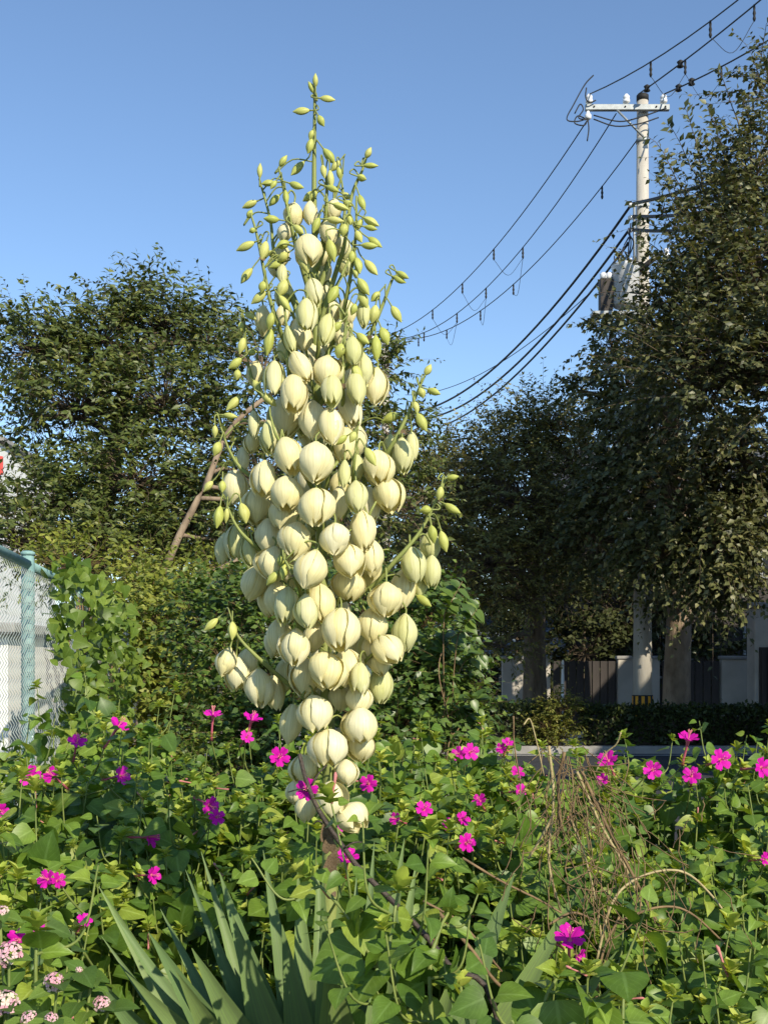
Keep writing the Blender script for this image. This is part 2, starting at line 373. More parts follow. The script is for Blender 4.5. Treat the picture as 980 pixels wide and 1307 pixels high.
house('house', 'dark walled house with grey tiled roof behind the white boundary wall', 4.9, 13.5, 28.2, 35, 5.2, 1.9, M['darkwood'], M['rooftile'],
      [(6.0, 7.4, 1.2, 2.4), (8.6, 10.2, 1.0, 2.5), (11.2, 12.6, 1.2, 2.4), (6.0, 7.4, 3.6, 4.6), (9, 10.4, 3.6, 4.6)])
house('low_house', 'low house with pale blue sheet roof seen under the trees', 0.6, 4.0, 29.5, 34, 1.9, .7, M['darkwood'], M['metalroof'],
      [(1.0, 2.0, .7, 1.6), (2.4, 3.4, .7, 1.6)])
# boundary wall pieces with gates between
def bwall(x0, x1, label, y=24.4, h=1.64):
    t = empty('boundary_wall', ((x0+x1)/2, y+.08, .12), label, 'wall', 'walls of the house plots')
    b = MB(); b.box((x0, y, .1), (x1, y+.16, h), .01); b.build('panel', M['plaster'], t)
    c = MB(); c.box((x0-.03, y-.03, h), (x1+.03, y+.19, h+.07), .012); c.build('coping', M['kerb'], t)
bwall(4.85, 5.72, 'pale boundary wall piece just behind the striped utility pole')
bwall(7.0, 7.74, 'pale boundary wall piece right of the thick pale tree trunk, beside the dark gate pillar')
bwall(2.45, 3.45, 'pale boundary wall piece behind the slim dark tree trunk')
def gate(x0, x1, label):
    t = empty('board_gate', ((x0+x1)/2, 24.5, .12), label, 'gate', 'dark gates in the boundary wall')
    f = MB(); f.box((x0, 24.42, 1.5), (x1, 24.5, 1.58)); f.box((x0, 24.42, .3), (x1, 24.5, .38)); f.build('rail', M['darkwood'], t)
    n = max(4, int((x1-x0)/.16)); w = (x1-x0)/n
    me = None
    for i in range(n):
        a = x0+i*w
        if me is None:
            b = MB(); b.box((a+.008, 24.385, .14), (a+w-.008, 24.418, 1.6), .006); o = b.build('board', M['darkwood'], t); me = o.data
        else: link('board', me, t, Matrix.Translation((i*w, 0, 0)))
gate(3.5, 4.8, 'dark board gate left of the striped utility pole'); gate(5.76, 6.95, 'dark board gate behind the thick pale tree trunk')
# gate pillar at the right
t = empty('gate_pillar', (7.35, 22.6, .12), 'grey masonry gate pillar with dark louvred panel by the house', 'pillar')
b = MB(); b.box((7.12, 22.6, .1), (7.6, 23.1, 2.62), .015); b.build('pillar_shaft', M['plaster'], t)
b = MB(); b.box((7.06, 22.54, 2.62), (7.66, 23.16, 2.72), .015); b.build('cap', M['kerb'], t)
pn = None
b = MB(); b.box((7.2, 22.55, .45), (8.6, 22.59, 1.86)); pn = b.build('louvre_panel', M['darkwood'], t)
for i in range(11):
    b = MB(); b.box((7.23+i*.12, 22.515, .5), (7.31+i*.12, 22.549, 1.82)); b.build('slat', M['darkwood'], pn)
# slim white marker post in the sun
mk = MB(); mk.lathe((0, 0, 0), [(0, .045), (.75, .045), (.8, .03), (1.45, .024), (1.5, .01)], 10)
o = mk.build('marker_post', M['whitewall'], None, Matrix.Translation((3.28, 21.6, .11))); tag(o, 'slim white marker post standing behind the sunlit olive bush', 'post')

# unseen block added at right, sized so its shadow covers the far roadside
t = empty('shade_block', (14.2, 13, 0), 'unseen cream block with hipped grey roof, added to shade the far roadside', 'building')
BX0, BX1, BY0, BY1, BH = 10.4, 19.0, 6.5, 21.0, 7.2
b = MB(); b.box((BX0, BY0, 0), (BX1, BY1, BH)); b.build('wall', M['plaster'], t)
b = MB(); e = .5
b.add([(BX0-e, BY0-e, BH), (BX1+e, BY0-e, BH), (BX1+e, BY1+e, BH), (BX0-e, BY1+e, BH), (BX0+4, (BY0+BY1)/2, BH+2.4), (BX1-4, (BY0+BY1)/2, BH+2.4)],
      [(0, 3, 2, 1), (0, 1, 5, 4), (1, 2, 5), (2, 3, 4, 5), (3, 0, 4)]); b.build('roof', M['rooftile'], t)
for fl in range(3):
    for j in range(5):
        window(t, BY0+.8+j*2.7, BY0+2.4+j*2.7, BX0, .7+fl*2.35, 2.0+fl*2.35, -1, 'x')
    for j in range(3):
        window(t, BX0+.9+j*2.6, BX0+2.5+j*2.6, BY0, .7+fl*2.35, 2.0+fl*2.35)

# far white building with a red fascia behind the left tree
t = empty('commercial_building', (-20.5, 44, 0), 'white commercial building with red fascia band behind the left tree', 'building')
b = MB(); b.box((-28, 41, 0), (-13.4, 48, 9.3)); b.build('wall', M['whitewall'], t)
b = MB(); b.box((-28.1, 40.85, 8.15), (-13.25, 40.97, 8.8), .02); b.build('fascia', M['redsign'], t)
b = MB(); b.box((-28.2, 40.8, 9.3), (-13.2, 48.2, 9.5), .03); b.build('parapet', M['kerb'], t)
for fl in range(3):
    for j in range(5): window(t, -27+j*2.7, -25.4+j*2.7, 41, 1.2+fl*2.5, 2.6+fl*2.5)
# low white wall behind the fence at left
t = empty('white_shed', (-4.6, 9.3, 0), 'sunlit white shed behind the chain link fence', 'shed')
b = MB(); b.box((-7.0, 8.2, 0), (-2.62, 10.4, 1.72)); b.build('wall', M['whitewall'], t)
b = MB(); b.box((-7.1, 8.08, 1.72), (-2.54, 10.5, 1.80), .015); b.build('roof', M['kerb'], t)
for i in range(9):
    b = MB(); b.box((-6.95+i*.48, 8.182, .06), (-6.53+i*.48, 8.199, 1.69), .004); b.build('panel', M['whitewall'], t)

# ------------------------------------------------------------------ chain link fence
FD = Vector(((298-CX)/F, 1, 0)); FP = W(36, 712, 5.4)      # direction along the fence; top of the corner post
def fpt(Y, z): 
    s = Y-FP.y; return Vector((FP.x+FD.x*s, Y, z))
FTOP = FP.z
fence = empty('chain_link_fence', fpt(5.4, 0), 'blue green chain link fence with steel posts, overgrown by vine', 'fence')
FY = [1.95, 3.65, 5.4, 7.1, 8.85, 10.7]
for i, y in enumerate(FY):
    p = MB(); p.tube([fpt(y, -.1), fpt(y, FTOP-.03), fpt(y, FTOP+.015)], [.031, .031, .027], 12); po = p.build('post', M['fence'], fence)
    c = MB(); c.lathe(fpt(y, FTOP+.012), [(0, .033), (.012, .034), (.02, .02)], 12); c.build('post_cap', M['fence'], po)
for a, b_ in zip(FY[:-1], FY[1:]):
    for z, rr in ((FTOP-.03, .022), (.95, .014), (.12, .014)):
        p = MB(); p.tube([fpt(a+.02, z), fpt(b_-.02, z)], rr, 8); p.build('rail', M['fence'], fence)
pitch = .058; cols = np.arange(1.95, 10.7, pitch); zs = np.arange(.14, FTOP-.05, pitch*.55)
pts = np.zeros((len(cols), len(zs), 3))
for i, y in enumerate(cols):
    zig = np.where(np.arange(len(zs)) % 2 == 0, 0, pitch*1.04)
    yy = y+zig; pts[i, :, 0] = FP.x+FD.x*(yy-FP.y)+np.where(np.arange(len(zs)) % 2 == 0, .035, .041); pts[i, :, 1] = yy; pts[i, :, 2] = zs
off = np.array(fence.location)
V, T = tubes_np(pts-off, np.full(pts.shape[:2], .0024))
o = link('wire_mesh', mesh_np('wire_mesh', V, T, M['wire']), fence); o['kind'] = 'stuff'

# ------------------------------------------------------------------ utility poles and cables
PX, PY = (819.5-CX)/F*21, 21.0
def zpx(py, Y): return EYE-(py-HY)/F*Y
def pole(name, label, x, y, ztop, detail):
    t = empty(name, (x, y, 0), label, 'utility pole', 'utility poles')
    p = MB(); p.lathe((x, y, 0), [(0, .175), (3, .155), (7, .128), (ztop-.12, .1)], 24); p.build('shaft', M['concrete'], t)
    p = MB(); p.lathe((x, y, ztop-.13), [(0, .108), (.1, .108), (.13, .06)], 20); p.build('pole_cap', M['rubber'], t)
    return t
P1 = pole('utility_pole', 'concrete utility pole with crossarm, transformer and yellow black striped base', PX, PY, zpx(120, PY), True)
zc = zpx(143, PY)
cr = MB(); cr.box((PX-1.05, PY-.20, zc-.05), (PX+.44, PY-.115, zc+.05), .006); ca = cr.build('crossarm', M['steel'], P1)
for hx in (-.9, -.35, .2, .36):
    q = MB(); q.tube([(PX+hx, PY-.215, zc), (PX+hx, PY-.1, zc)], .016, 6); q.build('bolt', M['rubber'], ca)
br = MB(); br.tube([(PX-.50, PY-.18, zc-.04), (PX-.02, PY-.17, zc-.52)], .02, 6); br.build('brace', M['steel'], P1)
bd_ = MB(); bd_.lathe((PX, PY, zc-.56), [(0, .116), (.07, .116)], 18); bd_.build('band', M['steel'], P1)
INS = [(PX-.98, zc+.05), (PX-.32, zc+.05), (PX+.34, zc+.05)]
for x, z in INS:
    q = MB(); q.lathe((x, PY-.155, z), [(0, .025), (.035, .03), (.04, .062), (.085, .066), (.095, .045), (.105, .058), (.15, .06), (.175, .035), (.19, .03)], 14); q.build('insulator', M['porcelain'], P1)
q = MB(); q.lathe((PX-1.0, PY-.155, zc-.21), [(0, .03), (.02, .06), (.08, .06), (.1, .04), (.155, .025)], 14); q.build('insulator', M['porcelain'], P1)
# jumper leads and the bent lead above the arm's end
def wireobj(name, pts, r, parent, mat='cable', n=6):
    m = MB(); m.tube(pts, r, n); return m.build(name, M[mat], parent)
for pts in ([(750, 151), (736, 155), (723, 152), (732, 133), (746, 108), (757, 96)], [(733, 145), (740, 133), (744, 140), (738, 150), (747, 153)], [(757, 147), (790, 155), (818, 149), (850, 138)],
            [(757, 152), (785, 161), (815, 158), (840, 150)], [(748, 152), (737, 148), (733, 157), (745, 160), (750, 152)], [(750, 153), (751, 165), (749, 180)],
            [(748, 112), (747, 124), (752, 131), (760, 128)]):
    wireobj('jumper_lead', spline([W(a, b, PY-.26) for a, b in pts], 5), .012, P1)
# upright lead conduit and side racks on the pole
wireobj('conduit', [(PX-.17, PY-.1, zpx(262, PY)), (PX-.17, PY-.1, zpx(345, PY))], .022, P1, 'steel')
for py in (265, 281, 297):
    z = zpx(py, PY)
    q = MB(); q.box((PX-.24, PY-.14, z-.018), (PX+.1, PY-.105, z+.018)); rk = q.build('rack_arm', M['steel'], P1)
    q = MB(); q.lathe((PX-.24, PY-.12, z-.035), [(0, .03), (.02, .05), (.05, .05), (.07, .03)], 10); q.build('spool_insulator', M['porcelain'], rk)
q = MB(); q.add([], []); 
wa, wb = W(815, 345, PY-.2), W(845, 322, PY-.2)
q.tube([wa, wb], .055, 4); q.build('cutout_arm', M['rubber'], P1)
q = MB(); q.lathe(wb+Vector((.07, 0, -.13)), [(0, .03), (.02, .055), (.1, .055), (.12, .035), (.16, .055), (.2, .03)], 12); q.build('insulator', M['porcelain'], P1)
# transformer
tx, ty, tz = PX-.36, PY-.28, zpx(398, PY)
q = MB(); q.lathe((tx, ty, tz), [(0, .2), (.03, .235), (.66, .235), (.68, .25), (.73, .25), (.76, .19)], 26); tr = q.build('transformer', M['tank'], P1)
for a in (0.6, 2.2, 4.0):
    q = MB(); q.lathe((tx+.13*math.cos(a), ty+.13*math.sin(a), tz+.74), [(0, .03), (.04, .045), (.1, .03), (.15, .012)], 10); q.build('bushing', M['porcelain'], tr)
q = MB(); q.box((tx-.46, ty-.1, tz-.1), (tx-.24, ty+.12, tz+.48), .01); sb = q.build('switch_box', M['darkwood'], P1)
for dx in (-.39, -.29):
    q = MB(); q.lathe((tx+dx, ty, tz+.48), [(0, .04), (.04, .065), (.1, .065), (.13, .03)], 10); q.build('bushing', M['porcelain'], sb)
q = MB(); q.box((tx-.6, ty-.12, tz-.16), (PX+.1, ty+.14, tz-.1)); q.build('hanger_frame', M['steel'], P1)
for k in range(9):
    a = W(803-k*1.2+random.uniform(-3, 3), 285+k*6, PY-.22); c = W(800-k*2.2, 338+random.uniform(-4, 8), PY-.3)
    m_ = (a+c)/2+Vector((random.uniform(-.12, .15), 0, random.uniform(-.05, .15)))
    wireobj('jumper_lead', spline([a, m_, c], 5), .012, P1)
# striped sleeve at the foot
zs0, zs1 = zpx(935, PY), zpx(887, PY)
q = MB(); q.lathe((PX, PY, zs0), [(0, .185), (zs1-zs0, .182)], 24); sv = q.build('warning_sleeve', M['rubber'], P1)
for k in range(10):
    a0 = 2*math.pi*k/10; vs_ = []
    for z in (zs0+.01, zs1-.02):
        for j in range(3):
            a = a0+j*.15; vs_.append((PX+.1865*math.cos(a), PY+.1865*math.sin(a), z))
    q = MB(); q.add(vs_, [(0, 1, 4, 3), (1, 2, 5, 4)], True); q.build('stripe', M['yellow'], sv)
# far pole
QX, QY = (492-CX)/F*36, 36.0
P2 = pole('utility_pole', 'distant concrete utility pole half hidden behind the yucca flowers', QX, QY, zpx(428, QY), False)
q = MB(); q.box((QX-.5, QY-.2, zpx(440, QY)-.05), (QX+.42, QY-.12, zpx(440, QY)+.05), .006); q.build('crossarm', M['steel'], P2)
for dx in (-.4, 0, .36):
    q = MB(); q.lathe((QX+dx, QY-.16, zpx(440, QY)+.05), [(0, .025), (.04, .06), (.14, .06), (.19, .03)], 12); q.build('insulator', M['porcelain'], P2)
# near pole of the line, beside the side road
NX, NY = 8.9, 5.4
P0 = pole('utility_pole', 'concrete utility pole beside the side road before the added shading block', NX, NY, 12.0, False)
q = MB(); q.box((NX-1.1, NY-.2, 11.65), (NX+1.1, NY-.115, 11.75), .006); q.build('crossarm', M['steel'], P0)

o_f = {}
def cable(name, label, A, B, mid, r, hang=(), group='overhead cables', nseg=24):
    """cable from A to B (world); mid = a photo point it passes, which fixes its sag"""
    A, B = Vector(A), Vector(B); k = (mid[0]-CX)/F
    t = (k*A.y-A.x)/((B.x-A.x)-k*(B.y-A.y)); Ym = A.y+(B.y-A.y)*t; zm = zpx(mid[1], Ym)
    c = (zm-(A.z+(B.z-A.z)*t))/(t*(1-t))
    f = lambda s: Vector((A.x+(B.x-A.x)*s, A.y+(B.y-A.y)*s, A.z+(B.z-A.z)*s+c*s*(1-s)))
    m = MB(); m.tube([f(i/nseg) for i in range(nseg+1)], r, 6)
    o = m.build(name, M['cable']); tag(o, label, 'cable', group)
    out = []
    for hx in hang:
        k = (hx-CX)/F; s = (k*A.y-A.x)/((B.x-A.x)-k*(B.y-A.y)); p = f(s); out.append(p)
        h = MB(); h.lathe(p-Vector((0, 0, .24)), [(0, .012), (.04, .026), (.08, .016), (.12, .026), (.16, .016), (.2, .02), (.25, .014)], 8); h.build('spacer', M['rubber'], o)
    o_f[o.name] = f
    return o, out
z1 = INS[0][1]+.19
hU = [(630, 590, 552), (667, 620, 583, 541), (768, 655, 613, 570, 534)]
c1, h1 = cable('overhead_cable', 'high line cable from the left insulator to the distant pole', (INS[0][0], PY-.155, INS[0][1]-.22), (QX-.4, QY-.16, zpx(434, QY)), (630, 318), .011, hU[0])
c2, h2 = cable('overhead_cable', 'high line cable from the middle of the crossarm to the distant pole', (PX-.5, PY-.155, zc-.1), (QX, QY-.16, zpx(434, QY)), (667, 316), .011, hU[1])
c3, h3 = cable('overhead_cable', 'high line cable from the pole shaft below the crossarm to the distant pole', (PX-.12, PY-.1, zpx(182, PY)), (QX+.36, QY-.16, zpx(434, QY)), (655, 363), .011, hU[2])
def loops(o, ha, hb):
    for a, b in zip(ha, hb):
        a, b = a-Vector((0, 0, .23)), b-Vector((0, 0, .23))
        m = (a+b)/2-Vector((0, 0, .35)); wireobj('spacer_loop', spline([a, m, b], 6), .005, o, 'cable', 4)
loops(c1, h1, h2); loops(c2, h2[:3], h3[1:4])
cable('low_voltage_cable', 'thick low cable, uppermost of three from the pole rack', (PX-.24, PY-.12, zpx(266, PY)), (QX+.55, QY-.1, zpx(528, QY)), (666, 436), .026)
cable('low_voltage_cable', 'thick low cable, middle one of three from the pole rack', (PX-.26, PY-.12, zpx(296, PY)), (QX+1.2, QY-.1, zpx(535, QY)), (680, 444), .026)
cable('low_voltage_cable', 'thick low cable, lowest of three above the olive tree', (PX-.28, PY-.12, zpx(314, PY)), (QX+1.7, QY-.1, zpx(545, QY)), (680, 457), .024)
cable('low_voltage_cable', 'thin slack service cable below the three thick cables', (PX-.28, PY-.12, zpx(330, PY)), (QX+.6, QY-.1, zpx(505, QY)), (640, 462), .009)
V1, hv1 = cable('overhead_cable', 'high line cable rising from the left insulator towards the near pole', (INS[0][0], PY-.155, z1), (NX-1.0, NY-.155, 11.95), (880, 46), .011, (830, 906))
V2, hv2 = cable('overhead_cable', 'high line cable rising from the pole cap towards the near pole', (PX-.1, PY-.1, zpx(124, PY)), (NX, NY-.155, 11.95), (970, 0), .013, (874, 962))
V3, hv3 = cable('overhead_cable', 'high line cable rising from the right insulator towards the near pole', (INS[2][0], PY-.155, z1), (NX+1.0, NY-.155, 11.95), (962, 62), .013, (920,))
loops(V1, hv1, hv2); loops(V2, hv2[:1], hv3[:1])
for o, ss in ((V2, (.02, .09)), (V3, (.03, .055))):
    for t_ in ss:
        q = MB(); c_ = o_f[o.name](t_)
        q.lathe(c_-Vector((0, 0, .07)), [(0, .02), (.02, .06), (.05, .04), (.07, .04), (.1, .06), (.13, .02)], 10); q.build('strain_insulator', M['rubber'], o)
for k, (py, my, lab) in enumerate(((264, 213, 'uppermost'), (280, 258, 'middle'), (297, 282, 'lowest'))):
    cable('low_voltage_cable', 'thick cable entering the right tree crown, %s of three' % lab, (PX-.2, PY-.14, zpx(py, PY)), (NX, NY-.1, 9.0-k*.3), (960, my), .03)
# ------------------------------------------------------------------ trees and shrubs
def unit(n):
    return nrm(rng.normal(size=(n, 3)))
def woody(name, label, cat, base, trunk, tr, blobs, mat, bark, lsize, ltmpl=T_SMALL, twig_len=.7, nleaf=13, limbs_vis=True,
          group=None, up=.35, droop=.25, density=1.0, crown='crown', spread=.8, shoots=()):
    """trunk polyline (world points), limbs out to each blob of the crown, twigs in each blob, leaves along the twigs"""
    t = empty(name, base, label, cat, group)
    if trunk:
        sp = spline(trunk, 5); m = MB(); rr = [tr*(1-.55*i/(len(sp)-1)) for i in range(len(sp))]
        rr[0] *= 1.25; m.tube(sp, rr, 14); m.build('trunk', bark, t)
    P, D, N, S, B1 = [], [], [], [], []; rad1 = []
    for (c, r, nt) in blobs:
        c = np.array(c, float); r = np.array(r, float); nt = int(nt*density)
        if trunk:
            s = min(sp[len(sp)//3:], key=lambda q: (q-Vector(c)).length+max(0, q.z-c[2])*2)
            mid = s.lerp(Vector(c), .5)+Vector((random.uniform(-.2, .2), random.uniform(-.2, .2), random.uniform(-.1, .25)))*min(1, max(r))
            lp = spline([s, mid, Vector(c), Vector(c)+Vector((0, 0, r[2]*.5))], 4)
            L = MB(); d = (s-Vector(c)).length; r0 = min(tr*.5, .035+.02*d)*(1 if d > .2 else .5)
            L.tube(lp, [r0*(1-.85*i/(len(lp)-1)) for i in range(len(lp))], 7); L.build('limb', bark, t)
        u = unit(nt); u[:, 2] = np.abs(u[:, 2])*np.where(rng.random(nt) < .62, 1, -1)
        q = (.35+.65*rng.random(nt)**.6)[:, None]
        o = c+u*q*r*.82
        d = nrm(u*spread+np.array([0, 0, up])+rng.normal(size=(nt, 3))*.38)
        ln = twig_len*(.55+.8*rng.random(nt)); k = 6
        tt = np.linspace(0, 1, k)[None, :, None]
        side = rng.normal(size=(nt, 1, 3))*.1
        pts = o[:, None]+d[:, None]*tt*ln[:, None, None]+(np.array([0, 0, -droop])+side)*tt**2*ln[:, None, None]
        # twig runs back inwards to the limb
        st = c+(o-c)*.15; st[:, 2] -= .2*np.abs(o-c)[:, :2].sum(1)*.5
        full = np.concatenate([st[:, None], ((st+o)/2+rng.normal(size=(nt, 3))*.05*r.mean())[:, None], pts], 1)
        B1.append(full); rad1.append(np.repeat(np.array([[1.9, 1.5, 1, .85, .7, .55, .4, .25]]), nt, 0)*.0034*max(.35, twig_len/.7))
        lt = (np.arange(nleaf)+.5)/nleaf; idx = lt*(k-1); i0 = np.minimum(idx.astype(int), k-2); fr = (idx-i0)[None, :, None]
        lp_ = pts[:, i0]*(1-fr)+pts[:, i0+1]*fr; ld = nrm(pts[:, i0+1]-pts[:, i0])
        sd = nrm(np.cross(ld, np.array([.1, .2, 1.])))*np.where(np.arange(nleaf) % 2 == 0, 1, -1)[None, :, None]
        dd = nrm(ld*.55+sd*.8+rng.normal(size=lp_.shape)*.35+np.array([0, 0, -.25]))
        nn = nrm(np.array([.25, -.5, .8])+rng.normal(size=lp_.shape)*.5)
        keep = rng.random(lp_.shape[:2]) < .93
        P.append(lp_[keep]); D.append(dd[keep]); N.append(nn[keep])
        S.append((lsize*(.65+.6*rng.random(lp_.shape[:2]))*(1-.35*lt[None]))[keep])
    for (x0, y0, x1, y1, Ys) in shoots:                  # long leafy shoots reaching out of the crown
        a, b = np.array(W(x0, y0, Ys+.3)), np.array(W(x1, y1, Ys)); k = 8; tt = np.linspace(0, 1, k)[:, None]
        bow = np.array([0, 0, 1.])*np.linalg.norm(b-a)*.12
        pts = a+(b-a)*tt+bow*np.sin(tt*math.pi)+np.cumsum(rng.normal(size=(k, 3))*.02, 0); B1.append(pts[None]); rad1.append(np.linspace(.012, .003, k)[None])
        m_ = int(np.linalg.norm(b-a)/.055); ti = np.linspace(.05, 1, m_)*(k-1); i0 = np.minimum(ti.astype(int), k-2); fr = (ti-i0)[:, None]
        ld = nrm(pts[i0+1]-pts[i0]); sd = nrm(np.cross(ld, [.1, .9, .3]))*np.where(np.arange(m_) % 2 == 0, 1, -1)[:, None]
        P.append(pts[i0]*(1-fr)+pts[i0+1]*fr); D.append(nrm(ld*.6+sd*.8+rng.normal(size=(m_, 3))*.3)); N.append(nrm(rng.normal(size=(m_, 3))*.5+np.array([.2, -.6, .7]))); S.append(lsize*(.7+.5*rng.random(m_)))
    P, D, N, S = map(np.concatenate, (P, D, N, S))
    co = leaf_soup(crown, ltmpl, P, D, N, S, mat, t)
    off = np.array(t.location); Vs, Ts, nv_ = [], [], 0
    for B, R in zip(B1, rad1):
        V, T = tubes_np(B-off, R); Vs.append(V); Ts.append(T+nv_); nv_ += len(V)
    V, T = np.concatenate(Vs), np.concatenate(Ts)
    tw = link('twigs', mesh_np('twigs', V, T, bark, None, None, True), co); tw['kind'] = 'stuff'
    return t
def bl(px, py, Y, rx, rz, n, ry=None):
    """crown lobe: centre in photo pixels at depth Y, radii in pixels"""
    k = Y/F; return (tuple(W(px, py, Y)), (rx*k, ry if ry else min(rx, rz)*k*1.1, rz*k), n)
def gnd(px, Y, z=0): p = W(px, 900, Y); return Vector((p.x, Y, z))

# left tree
b0 = gnd(120, 14)
woody('broadleaf_tree', 'broad dark green tree behind the fence with ragged top against the sky', 'tree', b0,
      [b0, W(128, 850, 14), W(125, 700, 14.1), W(150, 560, 14.2), W(170, 450, 14.1)], .19,
      [bl(205, 415, 14.2, 68, 60, 75), bl(130, 435, 14.0, 66, 48, 70), bl(45, 445, 13.8, 60, 45, 65), bl(265, 440, 14.4, 56, 42, 60),
       bl(100, 520, 13.6, 85, 65, 95), bl(210, 515, 13.6, 82, 70, 95), bl(40, 530, 14.2, 40, 50, 24), bl(170, 610, 13.2, 90, 60, 85),
       bl(75, 645, 13.2, 75, 50, 80), bl(280, 560, 14.6, 55, 70, 55), bl(130, 700, 12.8, 110, 50, 90), bl(20, 690, 12.6, 60, 45, 45), bl(240, 680, 13.4, 70, 60, 60)],
      M['tree_l'], M['bark'], .118, T_NARROW, twig_len=.62, nleaf=15, up=.5, droop=.35, density=2.3)
# leaning tree behind the yucca
b0 = gnd(170, 12.5)
woody('leaning_tree', 'leaning brown limbed tree behind the yucca flower spike', 'tree', b0,
      [b0, W(190, 800, 12.5), W(222, 700, 12.3), W(262, 620, 12.4), W(300, 540, 12.8), (W(380, 480, 13.4))], .05,
      [bl(335, 470, 13.4, 60, 60, 50), bl(420, 520, 13.6, 75, 70, 70), bl(492, 470, 13.8, 26, 42, 30), bl(505, 560, 13.8, 52, 45, 55), bl(330, 610, 13.2, 80, 70, 75),
       bl(430, 640, 13.4, 85, 70, 75), bl(520, 650, 13.8, 55, 60, 55), bl(300, 690, 13, 70, 55, 45)],
      M['tree_l'], M['bark_pale'], .115, T_NARROW, twig_len=.5, nleaf=13, up=.45, droop=.35, density=1.9)
# the second, low limb reaching right is a limb of its own fallen branch
q = MB(); q.tube(spline([W(205, 790, 10.8), W(225, 752, 10.8), W(258, 738, 10.8), W(296, 718, 10.9), W(330, 700, 11)], 5), lerps(.036, .018, 21), 8)
o = q.build('bare_branch', M['bark_pale']); tag(o, 'bare pink brown branch slanting out of the shrubs left of the yucca', 'branch')
# olive tree, slim trunk
b0 = gnd(684, 23, .1)
woody('olive_leaved_tree', 'fine leaved olive tree with slim dark trunk between yucca and pole', 'tree', b0,
      [b0, W(682, 850, 23), W(684, 740, 23), W(688, 640, 23), W(680, 560, 23)], .26,
      [bl(650, 570, 22.6, 60, 38, 80), bl(700, 540, 22.6, 60, 34, 80), bl(590, 620, 22.2, 62, 50, 90), bl(660, 640, 21.6, 75, 60, 110), bl(735, 600, 22.4, 60, 60, 90),
       bl(560, 690, 22.4, 60, 55, 80), bl(630, 720, 21.2, 75, 45, 100), bl(720, 690, 21.6, 70, 60, 90), bl(660, 765, 21.4, 55, 22, 45), bl(640, 825, 21.4, 34, 16, 22), bl(560, 590, 23, 40, 28, 40)],
      M['tree_z'], M['bark'], .125, T_NARROW, twig_len=.95, nleaf=20, up=.25, droop=.3, density=2.1, spread=1.0)
# thick-trunked tree in front of the pole
b0 = gnd(864, 22, .1)
woody('pale_trunk_tree', 'grey green leaved tree with thick pale mottled trunk beside the pole', 'tree', b0,
      [b0, W(863, 880, 22), W(866, 790, 22), W(868, 700, 21.9), W(860, 600, 21.8), W(850, 500, 21.6)], .29,
      [bl(800, 560, 20.2, 52, 70, 120), bl(790, 640, 20.0, 60, 60, 120), bl(860, 640, 18.6, 75, 70, 150), bl(850, 705, 18.4, 66, 36, 105), bl(918, 690, 18.0, 50, 56, 120),
       bl(920, 740, 18, 45, 30, 60), bl(860, 540, 19, 60, 60, 110), bl(780, 440, 20.6, 28, 40, 40), bl(800, 490, 20.6, 40, 40, 60), bl(945, 585, 18.4, 52, 55, 110), bl(950, 650, 18.6, 40, 50, 60), bl(845, 755, 20.6, 26, 14, 16), bl(745, 500, 21, 24, 16, 12), bl(760, 690, 20.4, 40, 50, 60)],
      M['tree_r'], M['bark_pale'], .155, T_SMALL, twig_len=.62, nleaf=13, up=.05, droop=.5, density=1.7)
# nearer tree at the right edge
b0 = Vector((6.7, 17.2, 0))
woody('tall_street_tree', 'tall dark tree overhanging the pole with feathery shoots at its top', 'tree', b0,
      [b0, Vector((6.7, 17.2, 2)), Vector((6.6, 17.1, 4)), Vector((6.4, 17, 6)), Vector((6.3, 17, 8.4))], .26,
      [bl(960, 230, 16.6, 46, 75, 60), bl(915, 300, 16.6, 50, 62, 80), bl(960, 360, 15.8, 75, 70, 130), bl(880, 400, 16.4, 52, 60, 100), bl(900, 480, 15.6, 75, 75, 150), bl(990, 470, 15.2, 80, 90, 140),
       bl(850, 460, 17.0, 45, 50, 60), bl(1040, 300, 16.4, 90, 110, 90), bl(985, 120, 16.8, 26, 50, 22)],
      M['tree_r'], M['bark'], .125, T_SMALL, twig_len=1.0, nleaf=18, up=.55, droop=.25, density=1.75, spread=.75,
      shoots=[(895, 300, 812, 178, 16.6), (880, 320, 832, 205, 16.7), (910, 270, 846, 160, 16.5), (900, 260, 868, 138, 16.4), (930, 250, 884, 165, 16.6), (930, 230, 900, 135, 16.6), (950, 190, 922, 90, 16.6), (965, 180, 945, 120, 16.4), (970, 120, 963, 62, 16.6), (890, 330, 806, 275, 16.8), (870, 380, 790, 330, 17), (860, 400, 768, 372, 17.2), (850, 430, 745, 410, 17.4), (860, 350, 815, 300, 16.8), (870, 330, 838, 245, 16.6), (930, 260, 915, 170, 16.4), (975, 90, 978, 30, 16.6)])
